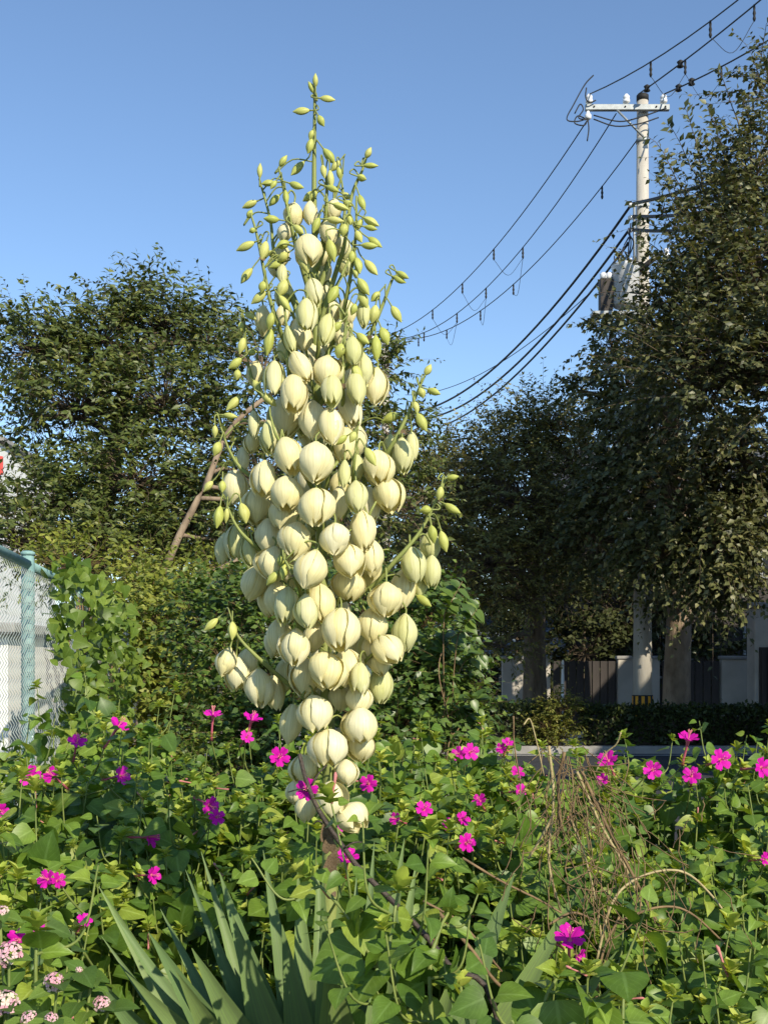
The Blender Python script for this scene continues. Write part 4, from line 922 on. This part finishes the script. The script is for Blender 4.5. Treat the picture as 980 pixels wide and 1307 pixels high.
# sword leaves: tip x, y, base x, y, width px, depth offset of tip (towards the camera is negative)
SW = [(127, 1132, 255, 1340, 20, .10), (145, 1166, 265, 1340, 18, .02), (190, 1190, 285, 1340, 25, -.04), (245, 1210, 320, 1345, 26, -.08), (237, 1110, 335, 1350, 15, .06), (257, 1087, 335, 1340, 15, .12),
      (280, 1113, 355, 1350, 28, .02), (296, 1166, 350, 1345, 30, -.03), (336, 1085, 380, 1350, 20, .06), (100, 1224, 215, 1350, 20, -.05), (130, 1195, 245, 1350, 10, .08), (380, 1112, 395, 1350, 26, .05), (478, 1072, 455, 1350, 15, .10),
      (516, 1070, 475, 1345, 22, .05), (532, 1098, 490, 1345, 20, .09), (418, 1214, 428, 1352, 42, -.12), (656, 1116, 560, 1345, 32, .04), (742, 1130, 610, 1350, 24, .0), (586, 1220, 545, 1345, 18, -.02), (787, 1214, 680, 1345, 20, -.04),
      (434, 1128, 432, 1350, 26, -.06), (455, 1120, 450, 1350, 24, .12), (360, 1180, 385, 1350, 28, -.02), (225, 1240, 290, 1345, 22, -.1), (500, 1200, 480, 1350, 24, -.04), (545, 1180, 510, 1350, 18, .03), (312, 1205, 345, 1350, 20, .1), (412, 1118, 414, 1350, 22, -.085), (405, 1100, 410, 1350, 20, .14), (205, 1160, 300, 1345, 14, .14), (160, 1240, 260, 1345, 18, -.08),
      (620, 1200, 560, 1350, 18, .1), (700, 1190, 610, 1350, 16, .12)]
for i, (tx_, ty_, bx_, by_, w, dz) in enumerate(SW):
    yt = YY+dz*1.3-.05; A = W(tx_, ty_, yt); B = W(bx_, by_, YY+dz*.5-.03)
    C = Vector((yb.x+(B.x-yb.x)*.25, YY+dz*.15, B.z-.16))
    cl = spline([C, B, A], 10); hw = w*.5*yt/F*1.75
    ax = (A-C).normalized(); sidev = ax.cross(Vector((0, 1, 0))).normalized()
    yaw = rs.uniform(-.35, .35)-.2*(1 if tx_ < bx_ else -1)
    sidev = (sidev*math.cos(yaw)+Vector((0, 1, 0))*math.sin(yaw)).normalized(); nv_ = sidev.cross(ax).normalized()
    if nv_.y > 0: nv_ = -nv_
    v, f, u = [], [], []; n = len(cl)
    for j, p in enumerate(cl):
        t = j/(n-1); wd = hw*(.72+.28*math.sin(math.pi*min(1, t*1.25)))*(1 if t < .55 else max(.03, 1-((t-.55)/.45)**1.7))
        for s_ in (-1, -.55, 0, .55, 1):
            v.append(tuple(p+sidev*wd*s_+nv_*wd*.34*s_*s_-yucca.location)); u.append((.5+.5*s_, t))
    for j in range(n-1):
        for k in range(4):
            a = j*5+k; f += [(a, a+1, a+6), (a, a+6, a+5)]
    link('leaf', mesh_np('sword_leaf', np.array(v), np.array(f, np.int32), M['sword'], np.array(u), None, True), yucca)
# ------------------------------------------------------------------ four-o'clock plants
rs = random.Random(11)
def hsurf(x, y):
    """height of the flower mass over the bed"""
    h = 1.07+.098*(y-1.3)+.035*math.sin(x*7.3+1.1)+.03*math.sin(y*9+x*3)
    h += .045/(1+math.exp((x-.12)*14))
    d = ((x+.10)/.34)**2+((y-1.48)/.36)**2
    h -= .34*math.exp(-d*1.1)
    return h
PL = []       # plant centres
for (x, y, lab) in [(-0.86, 2.55, 'with magenta flowers under the fence post'),
                    (-0.5, 2.62, 'with upright trumpets below the lowest left yucca flowers'),
                    (-0.13, 2.62, 'directly behind the bare foot of the yucca stalk'),
                    (0.22, 2.6, 'in front of the evergreen shrub and sapling'),
                    (0.52, 2.62, 'behind the dried weed, below the olive bush'),
                    (0.92, 2.55, 'with broad leaves and big flowers beside the road'),
                    (-0.62, 2.12, 'in front of the fence, with pale bare stems'),
                    (-0.27, 2.15, 'between the fence bush and the yucca stalk'),
                    (0.1, 2.16, 'right of the yucca stalk, before the evergreen shrub'),
                    (0.4, 2.14, "overgrown by the dried weed's dead stems"),
                    (0.68, 2.1, 'between the dried weed and the road'),
                    (-0.6, 1.7, 'left of the sword leaves, with drooping heart shaped leaves'),
                    (0.33, 1.72, "in front of the dried weed's arching stems"),
                    (0.58, 1.68, 'with dense small leaves beyond the arching dead stems'),
                    (-0.48, 1.36, 'among the pink lantana heads'),
                    (0.3, 1.34, 'whose pale stems cross the sword leaves'),
                    (0.46, 1.3, 'with one large magenta flower over the sword leaf tips'),
                    (-1.15, 2.3, 'close against the chain link mesh'),
                    (1.05, 2.15, 'leaning out over the road edge'),
                    (0.05, 2.95, 'at the back of the bed, below the evergreen shrub'),
                    (-0.35, 3, 'at the back of the bed, below the dark left shrub'),
                    (0.42, 3, 'at the back of the bed, below the slim tree trunk'),
                    (-0.75, 3, 'at the back of the bed, below the vine'),
                    (0.75, 3, 'at the back of the bed, below the striped pole'),
                    (0.1, 1.92, 'just behind the right hand sword leaves')]:
    PL.append((x, y, empty('four_oclock_plant', (x, y, .33), 'four-o\'clock bush '+lab, 'flowering plant', 'four-o\'clock bushes')))
leaves, clusters, stems = [], [], {i: [] for i in range(len(PL))}
def add_leaf(pi, p, d, n, s): leaves.append((pi, p, d, n, s))
def shoot(pi, pts, tipsize, depth=0, nodes=None):
    """a stem with opposite leaf pairs, side shoots and a bract cluster at its tip"""
    sp = spline(pts, 8); L = [0]
    for a, b in zip(sp[:-1], sp[1:]): L.append(L[-1]+(b-a).length)
    stems[pi].append((sp, .0034 if depth == 0 else .0021))
    s = L[-1]; lim = max(0, L[-1]-(.46 if depth == 0 else .3)); i = 0; rot = rs.uniform(0, 3.14)
    while s > lim and i < 9:
        j = max(1, min(len(L)-1, next((k for k, q in enumerate(L) if q >= s), len(L)-1)))
        p = sp[j]; d = (sp[j]-sp[j-1]).normalized(); rot += math.pi/2+rs.uniform(-.3, .3)
        side = d.cross(Vector((math.cos(rot), math.sin(rot), .2))).normalized()
        size = (.032, .05, .068, .082, .09, .09, .085, .08, .075)[i]*tipsize*rs.uniform(.7, 1.2)
        for sg in (-1, 1):
            if rs.random() < .08: continue
            dd = (side*sg*.95+d*(.55 if i < 2 else .15)+Vector((rs.uniform(-.3, .3), rs.uniform(-.5, .25), -.35-.09*i+rs.gauss(0, .25)))).normalized()
            nn = Vector((rs.gauss(.2, .45), rs.gauss(-.5, .45), .85))
            add_leaf(pi, p+dd*.008, dd, nn, size)
        if depth == 0 and 1 <= i <= 7 and rs.random() < .62:
            sg = rs.choice((-1, 1)); ln = rs.uniform(.06, .17)
            q = p+side*sg*ln*.55+d*ln*.5+Vector((0, 0, ln*.3))
            shoot(pi, [p, p+side*sg*ln*.4+d*ln*.15, q], tipsize*.72, 1)
        s -= rs.uniform(.034, .06)*(1 if i else .6); i += 1
    if depth == 0 or rs.random() < .5: clusters.append((pi, sp[-1], (sp[-1]-sp[-3]).normalized(), rs.uniform(.75, 1.2)))
for pi, (cx, cy, e) in enumerate(PL):
    for k in range(20 if cy > 1.5 else 14):
        a = rs.uniform(0, 6.28); r_ = .26*math.sqrt(rs.random()); x, y = cx+r_*math.cos(a), cy+r_*math.sin(a)
        if y < 1.12: y = 1.12+rs.random()*.1
        inside = ((x+.10)/.30)**2+((y-1.5)/.33)**2
        if inside < 1.35 and rs.random() < .9: continue
        if abs(x+.075) < .055 and y < 1.74 and y > 1.2: continue      # keep the stalk and front swords clear
        z = hsurf(x, y)-.13*rs.random()**1.4
        b = Vector((cx+rs.uniform(-.04, .04), cy+rs.uniform(-.04, .04), .33))
        t = Vector((x, y, z)); m = b.lerp(t, .5)+Vector(((x-cx)*.35, (y-cy)*.35, .05))
        shoot(pi, [b, m, t], (1.0 if rs.random() < .8 else 1.15)*(.92 if cy > 1.9 else .8 if cy > 1.5 else .66))
# hand-laid shoots in front of the sword leaves
pf = 15
def px_shoot(pts, Y0, Y1, size, pi=pf):
    n = len(pts); shoot(pi, [W(a, b, Y0+(Y1-Y0)*i/(n-1)) for i, (a, b) in enumerate(pts)], size)
px_shoot([(560, 1420), (530, 1300), (470, 1215), (440, 1165), (398, 1120)], 1.36, 1.48, .8); px_shoot([(555, 1400), (500, 1240), (503, 1170), (508, 1140)], 1.38, 1.42, .72)
px_shoot([(560, 1420), (548, 1250), (560, 1190), (572, 1165)], 1.36, 1.42, .75); px_shoot([(600, 1420), (600, 1330), (590, 1280), (588, 1260)], 1.3, 1.34, .8)
px_shoot([(720, 1420), (700, 1330), (695, 1280), (712, 1245)], 1.28, 1.3, 1.0, 16); px_shoot([(790, 1430), (792, 1350), (794, 1300), (795, 1275)], 1.28, 1.3, .9, 16)
px_shoot([(60, 1420), (50, 1330), (46, 1240), (48, 1190)], 1.33, 1.36, .8, 14)


# which leaves show: cast rays from each leaf to the camera through all the leaves
nL = len(leaves)
P = np.array([tuple(l[1]) for l in leaves]); D = np.array([tuple(l[2]) for l in leaves]); N = np.array([tuple(l[3]) for l in leaves]); S = np.array([l[4] for l in leaves])
PI = np.array([l[0] for l in leaves]); tv = rng.integers(0, 3, nL); TM = [T_HEART, T_HEART2, T_HEART3]
simple = (T_SMALL[0]*np.array([1.25, 1, 1]), T_SMALL[1], T_SMALL[2])
V, T, _, _ = leaf_arrays(simple, P, D, N, S)
bvh = BVHTree.FromPolygons(V.tolist(), T.tolist()); eye = Vector((0, 0, EYE)); vis = np.zeros(nL, bool)
for i in range(nL):
    for f_ in (.35, .65):
        p = Vector(P[i]+D[i]/np.linalg.norm(D[i])*S[i]*f_); d = eye-p
        px_ = CX+F*p.x/p.y; py_ = HY-F*(p.z-EYE)/p.y
        if not (-30 < px_ < 1010 and 880 < py_ < 1330): break
        h = bvh.ray_cast(p+d.normalized()*.006, d, d.length)
        if h[0] is None: vis[i] = True; break
LM = [blade_mesh('four_oclock_leaf', tm, M['mira']) for tm in TM]
for pi, (cx, cy, e) in enumerate(PL):
    idx = np.where((PI == pi) & vis)[0]; idx = idx[np.argsort(-S[idx]/P[idx, 1])][:290]; idx = idx[S[idx]/P[idx, 1]*F > 11]
    one = np.zeros(nL, bool); one[idx] = True
    for i in idx:
        link('leaf', LM[tv[i]], e, blade_matrix(Vector(P[i])-e.location, D[i], N[i], S[i]*rng.uniform(.9, 1.12), S[i]))
    rest = np.where((PI == pi) & ~one)[0]
    if len(rest): leaf_soup('foliage', T_HEART, P[rest], D[rest], N[rest], S[rest], M['mira'], e)
    q = MB()
    for sp, r_ in stems[pi]: q.tube(sp, lerps(r_, r_*.55, len(sp)), 5, False)
    q.build('stems', M['mira_stem'], e)
# bract clusters: little pointed calyxes around the shoot tip
def cluster_mesh(seed):
    r2 = random.Random(seed); P_, D_, N_, S_ = [], [], [], []
    for k in range(11):
        a = k*2.4; z = .0012*k; up = .1+.09*k
        P_.append((0, 0, z)); D_.append((math.cos(a), math.sin(a), up+r2.uniform(-.2, .3))); N_.append((-math.cos(a)*up, -math.sin(a)*up, 1.0)); S_.append((r2.uniform(.011, .017)*1.25, r2.uniform(.013, .025)))
    V, T, U, vv = leaf_arrays(template([(0, .08), (.2, .3), (.5, .34), (.8, .17), (1, 0)], .5, .1), np.array(P_), np.array(D_), np.array(N_), np.array(S_))
    return mesh_np('bud_cluster', V, T, M['mira_young'], U, vv*.5, True)
CM = [cluster_mesh(k) for k in range(4)]
def orient(p, d, s, spin=0.0):
    return Matrix.Translation(p) @ Vector((0, 0, 1)).rotation_difference(Vector(d).normalized()).to_matrix().to_4x4() @ Matrix.Rotation(spin, 4, 'Z') @ Matrix.Scale(s, 4)
cpts = []
for pi, p, d, s in clusters:
    e = PL[pi][2]; link('bud_cluster', CM[rs.randrange(4)], e, orient(p-e.location, d, s, rs.uniform(0, 6.28))); cpts.append((pi, p))

# magenta flowers: five notched lobes, tube behind, stamens in front
def corolla(seed):
    r2 = random.Random(seed); v, f, u = [(0, 0, -.10)], [], [(.5, 0)]; n = 40; cup = r2.uniform(.05, .2)
    for ri, (rad, z) in enumerate(((.10, -.04), (.22, .02), (.38, .05), (.5, .03))):
        for k in range(n):
            a = 2*math.pi*k/n; lob = abs(math.cos(2.5*a)); notch = 1-.16*max(0, lob-.9)/.1
            m = 1 if ri < 1 else (1-(1-lob**.55)*(.10, .2, .38, .52)[ri])*notch if ri == 3 else 1-(1-lob**.55)*(.10, .16, .34, .5)[ri]
            w = .05*math.cos(5*a+.5)*rad*2+.025*math.sin(13*a+seed)*(ri/3)
            v.append((rad*m*math.cos(a), rad*m*math.sin(a), z+cup*rad*rad*2+w)); u.append((k/n*5 % 1, ri/3))
    for k in range(n): f.append((0, 1+k, 1+(k+1) % n))
    for ri in range(3):
        for k in range(n):
            a, b = 1+ri*n+k, 1+ri*n+(k+1) % n; f += [(a, a+n, b+n), (a, b+n, b)]
    return mesh_np('corolla', np.array(v), np.array(f, np.int32), M['magenta'], np.array(u), None, True)
COR = [corolla(k) for k in range(4)]
tb = MB(); tb.tube([(0, 0, -1.25), (0.02, 0, -1.0), (0, 0, -.55), (-.01, 0, -.2), (0, 0, -.05)], [.075, .055, .045, .07, .12], 8)
TUB = bpy.data.meshes.new('flower_tube'); TUB.from_pydata(tb.v, [], tb.f); TUB.materials.append(M['tube']); TUB.polygons.foreach_set('use_smooth', tb.sm)
sn = MB()
for k in range(5):
    a = k*1.26; sn.tube([(0, 0, -.08), (.03*math.cos(a), .03*math.sin(a), .2), (.09*math.cos(a), .09*math.sin(a), .42)], [.012, .01, .018], 4)
STA = bpy.data.meshes.new('stamens'); STA.from_pydata(sn.v, [], sn.f); STA.materials.append(M['stamen'])
# x, y, diameter px, facing (dx right, dy towards camera, dz up)
FO = [(40, 991, 27, .1, 1, .2), (68, 990, 24, -.4, .7, .6), (99, 947, 24, .3, .5, .8), (152, 926, 26, .5, .2, .7), (155, 990, 24, .8, .5, .2), (272, 912, 24, .1, .25, 1), (322, 918, 24, .3, .3, .9), (357, 966, 25, .2, 1, .2), (268, 1028, 24, .6, .6, -.2), (277, 1043, 20, .3, .8, .2), (315, 941, 18, .4, .6, .5),
      (192, 1068, 27, .95, .4, .1), (392, 1008, 28, -.1, 1, .25), (470, 1000, 22, -.1, 1, .2), (541, 1033, 22, .2, .8, .6), (444, 1095, 27, .1, .6, .85), (595, 1076, 24, .3, .8, .3), (600, 960, 22, .3, .9, .2), (585, 962, 18, -.4, .8, .2), (663, 1010, 20, .6, .6, .1), (612, 1022, 18, -.3, .6, .5), (660, 986, 18, .3, .7, .6),
      (832, 983, 23, -.1, 1, .15), (919, 970, 27, .2, 1, .25), (882, 990, 23, -.2, .9, .5), (878, 943, 26, .1, .35, .9), (972, 980, 26, .4, .8, .1), (775, 970, 26, -.4, .6, .7), (769, 995, 16, -.5, .6, .2), (727, 1198, 38, -.05, .6, .8), (738, 1222, 24, .6, .5, -.3), (24, 1200, 29, .0, 1, .2), (45, 1180, 24, .3, .7, .6), (108, 1175, 20, .5, .5, .7),
      (975, 1097, 18, .5, .8, .2), (60, 1122, 24, -.3, .7, .4), (74, 1124, 20, .6, .6, .3), (195, 1117, 22, .7, .5, .1), (590, 1046, 20, .5, .6, .5), (572, 1052, 16, -.4, .7, .2), (648, 948, 16, .2, .5, .8), (640, 955, 14, -.5, .7, .2), (430, 1060, 14, .3, .7, .3), (505, 1045, 16, -.5, .6, .3), (1, 1035, 20, .5, .8, 0)]
cparr = np.array([tuple(p) for _, p in cpts])
for (x, y, dm, fx, fy, fz) in FO:
    # depth where the sight line meets the top of the flower mass
    Yd = 1.2
    while Yd < 2.75 and W(x, y, Yd).z > hsurf(W(x, y, Yd).x, Yd)+.035: Yd += .02
    Yd = max(1.22, Yd-.03)
    if (x, y) == (392, 1008): Yd = 1.55
    if (x, y) == (444, 1095): Yd = 1.58
    if (x, y) == (727, 1198): Yd = 1.33
    p = W(x, y, Yd); d = Vector((fx, -fy, fz)).normalized(); s = dm*Yd/F*1.16
    i = int(np.argmin([(p-Vector((c_[0], c_[1], 1.2))).length for c_ in PL])); e = PL[i][2]
    fo = link('flower', COR[rs.randrange(4)], e, orient(p-e.location, d, s, rs.uniform(0, 6.28)))
    link('flower_tube', TUB, fo, Matrix.Identity(4)); st_ = link('stamens', STA, fo, Matrix.Identity(4))
    root = p-d*s*1.22; q = MB(); b = root+Vector((rs.uniform(-.06, .06), .06, -.07))
    q.tube(spline([root, root.lerp(b, .4)+Vector((0, 0, -.005)), b], 5), lerps(.0016, .0022, 11), 5); q.build('flower_stem', M['mira_stem'], e)
    link('bud_cluster', CM[rs.randrange(4)], e, orient(root-e.location, d*.4+Vector((0, 0, .6)), .9, rs.uniform(0, 6.28)))
# spent tubes and closed buds hanging at the clusters
spm = MB(); spm.tube([(0, 0, 0), (.12, 0, .35), (.3, 0, .7), (.42, 0, 1.0), (.44, 0, 1.12)], [.06, .045, .05, .075, .03], 7)
SPM = bpy.data.meshes.new('spent_flower'); SPM.from_pydata(spm.v, [], spm.f); SPM.materials.append(M['spent']); SPM.polygons.foreach_set('use_smooth', spm.sm)
for k in rs.sample(range(len(cpts)), min(len(cpts), 230)):
    pi, p = cpts[k]; e = PL[pi][2]
    d = Vector((rs.gauss(0, 1), rs.gauss(-.4, .7), rs.gauss(.2, .8)))
    link('spent_flower', SPM, e, orient(p-e.location, d, rs.uniform(.018, .036), rs.uniform(0, 6.28)))

# ------------------------------------------------------------------ lantana
lan = empty('lantana', Vector((-.45, 1.2, .33)), 'small lantana with pink and cream flower heads beside the sword leaves', 'flowering plant')
T_LAN = template([(0, .04), (.1, .24), (.28, .34), (.5, .30), (.72, .19), (.88, .09), (1, 0.0)], .3, .3); lm = blade_mesh('lantana_leaf', T_LAN, M['lantana_leaf'])
flo = [] 
def head_mesh(seed):
    r2 = random.Random(seed); P_, D_, N_, S_ = [], [], [], []
    for k in range(20):
        z = 1-(k+.5)/20*.95; a = k*2.4; rr_ = math.sqrt(1-z*z); c_ = np.array([rr_*math.cos(a)*.8, rr_*math.sin(a)*.8, z*.55])
        n_ = np.array([rr_*math.cos(a), rr_*math.sin(a), z]); t1 = np.cross(n_, [.3, .2, .9]); t1 /= np.linalg.norm(t1); t2 = np.cross(n_, t1)
        for j in range(4):
            b = j*math.pi/2+r2.random()*.4; P_.append(c_); D_.append(t1*math.cos(b)+t2*math.sin(b)+n_*.25); N_.append(n_); S_.append(.27*r2.uniform(.8, 1.2))
    tm = (np.array([(0, 0, 0), (-.5, .7, .05), (.5, .7, .05), (0, 1, 0)], float), np.array([(0, 2, 1), (1, 2, 3)], np.int32), np.array([(.5, 0), (0, .7), (1, .7), (.5, 1)], float))
    V, T, U, vv = leaf_arrays(tm, np.array(P_), np.array(D_), np.array(N_), np.array(S_), np.repeat(np.linspace(0, .95, 20), 4))
    return mesh_np('flower_head', V, T, M['lantana_pink'], U, vv, False)
HM = [head_mesh(k) for k in range(3)]
for (x, y, w, Yd) in ((12, 1218, 40, 1.27), (6, 1282, 44, 1.24), (70, 1254, 32, 1.26), (130, 1282, 26, 1.27), (38, 1300, 26, 1.22), (2, 1165, 24, 1.30), (101, 1238, 11, 1.27), (112, 1250, 12, 1.27), (66, 1300, 20, 1.2)):
    p = W(x, y, Yd); b = Vector((-.45+rs.uniform(-.06, .06), 1.2, .33)); s = w*.5*Yd/F
    q = MB(); sp = spline([b, b.lerp(p, .55)+Vector((rs.uniform(-.03, .03), 0, .04)), p-Vector((0, 0, .035)), p], 7); q.tube(sp, lerps(.0028, .0012, len(sp)), 5); q.build('stem', M['mira_stem'], lan)
    ho = link('flower_head', HM[rs.randrange(3)], lan, orient(p-lan.location, (rs.uniform(-.3, .3), -.7, .8), s, rs.uniform(0, 6)))
    for i in range(10, len(sp)-2, 2):
        for sg in (-1, 1):
            L = rs.uniform(.022, .042); dd = Vector((sg*.9*math.cos(i), -.5+.9*math.sin(i)*sg, rs.uniform(-.2, .3)))
            link('leaf', lm, lan, blade_matrix(sp[i]-lan.location, dd, (rs.uniform(-.3, .3), -.4, 1), L, L))

# ------------------------------------------------------------------ dry stems
dry = empty('dried_weed', W(740, 1300, 1.8)*Vector((1, 1, 0)) if False else Vector((W(745, 1200, 1.8).x, 1.8, .33)), 'dried brown weed with a tangle of dead stems among the flowers', 'dead plant')
root = dry.location
for k, (pts, mt, r_) in enumerate([([(700, 952), (706, 1020), (700, 1100), (716, 1165)], 'straw', .0026), ([(742, 985), (772, 1050), (806, 1115), (845, 1190)], 'dry', .0030), ([(736, 985), (765, 1050), (798, 1108), (820, 1160)], 'straw', .0026), ([(707, 1038), (690, 1070), (674, 1096)], 'straw', .0026),
        ([(728, 1045), (745, 1090), (762, 1160), (770, 1230)], 'straw', .0022), ([(760, 1230), (782, 1150), (820, 1118), (868, 1112), (905, 1140), (950, 1200), (985, 1245)], 'straw', .0022), ([(790, 1175), (840, 1158), (880, 1165), (930, 1210)], 'dry', .002), ([(758, 1295), (768, 1220), (790, 1170)], 'dry', .0024),
        ([(655, 914), (656, 950), (664, 1000)], 'dry', .0014), ([(668, 925), (676, 918), (684, 945), (694, 990)], 'straw', .0013), ([(792, 935), (786, 950), (772, 962), (760, 985)], 'straw', .0014), ([(720, 960), (712, 1000), (716, 1060)], 'dry', .003), ([(700, 1180), (730, 1165), (760, 1175)], 'dry', .002), ([(590, 1095), (640, 1125), (690, 1150), (740, 1180)], 'dry', .002),
        ([(560, 1165), (600, 1210), (640, 1260), (700, 1290)], 'dry', .003), ([(540, 1150), (590, 1180), (640, 1240)], 'dry', .002)]):
    Y0 = rs.uniform(1.62, 1.78) if pts[0][1] > 1060 else rs.uniform(1.72, 1.9)
    q = MB(); w = [W(a, b, Y0+i*.01) for i, (a, b) in enumerate(pts)]
    q.tube(spline(w, 6), lerps(r_, r_*.8, (len(w)-1)*6+1), 5); q.build('stem', M[mt], dry)
pts = np.zeros((170, 8, 3))
for k in range(170):
    if k < 80: x0, y0 = rs.gauss(722, 26), rs.uniform(950, 1060)
    else: x0, y0 = rs.gauss(770, 55), rs.uniform(1010, 1180)
    a = rs.gauss(1.35, .5); ln = rs.uniform(30, 110); cv = rs.gauss(0, .5); Yd = rs.uniform(1.68, 1.95) if y0 < 1080 else rs.uniform(1.58, 1.75)
    for i in range(8):
        pts[k, i] = W(x0, y0, Yd); x0 += math.cos(a)*ln/8+rs.gauss(0, 1.2); y0 += math.sin(a)*ln/8; a += cv/8+rs.gauss(0, .12)
V, T = tubes_np(pts-np.array(dry.location), np.full((170, 8), .0009))
o = link('dead_twigs', mesh_np('dead_twigs', V, T, M['dry'], None, None, True), dry); o['kind'] = 'stuff'
tk = MB(); sp = spline([W(382, 962, 1.54), W(392, 1000, 1.54), W(410, 1040, 1.545), W(440, 1084, 1.55), W(462, 1112, 1.55), W(530, 1180, 1.52), W(575, 1235, 1.5), W(640, 1330, 1.5), Vector((.2, 1.5, .4))], 6)
tk.tube(sp, [.0026+.0012*min(1, i/25) for i in range(len(sp))], 7); o = tk.build('dark_stem', M['dark_twig']); tag(o, 'dark bare stem leaning across the yucca stalk', 'stem')
for a, b, c_, d_ in ((411, 1050, 400, 1052), (395, 1010, 368, 1011), (398, 1002, 418, 976), (440, 1082, 462, 1075)):
    q = MB(); q.tube(spline([W(a, b, 1.545), W((a+c_)/2, (b+d_)/2-3, 1.545), W(c_, d_, 1.55)], 4), lerps(.0014, .0008, 9), 5); q.build('side_twig', M['dark_twig'], o)
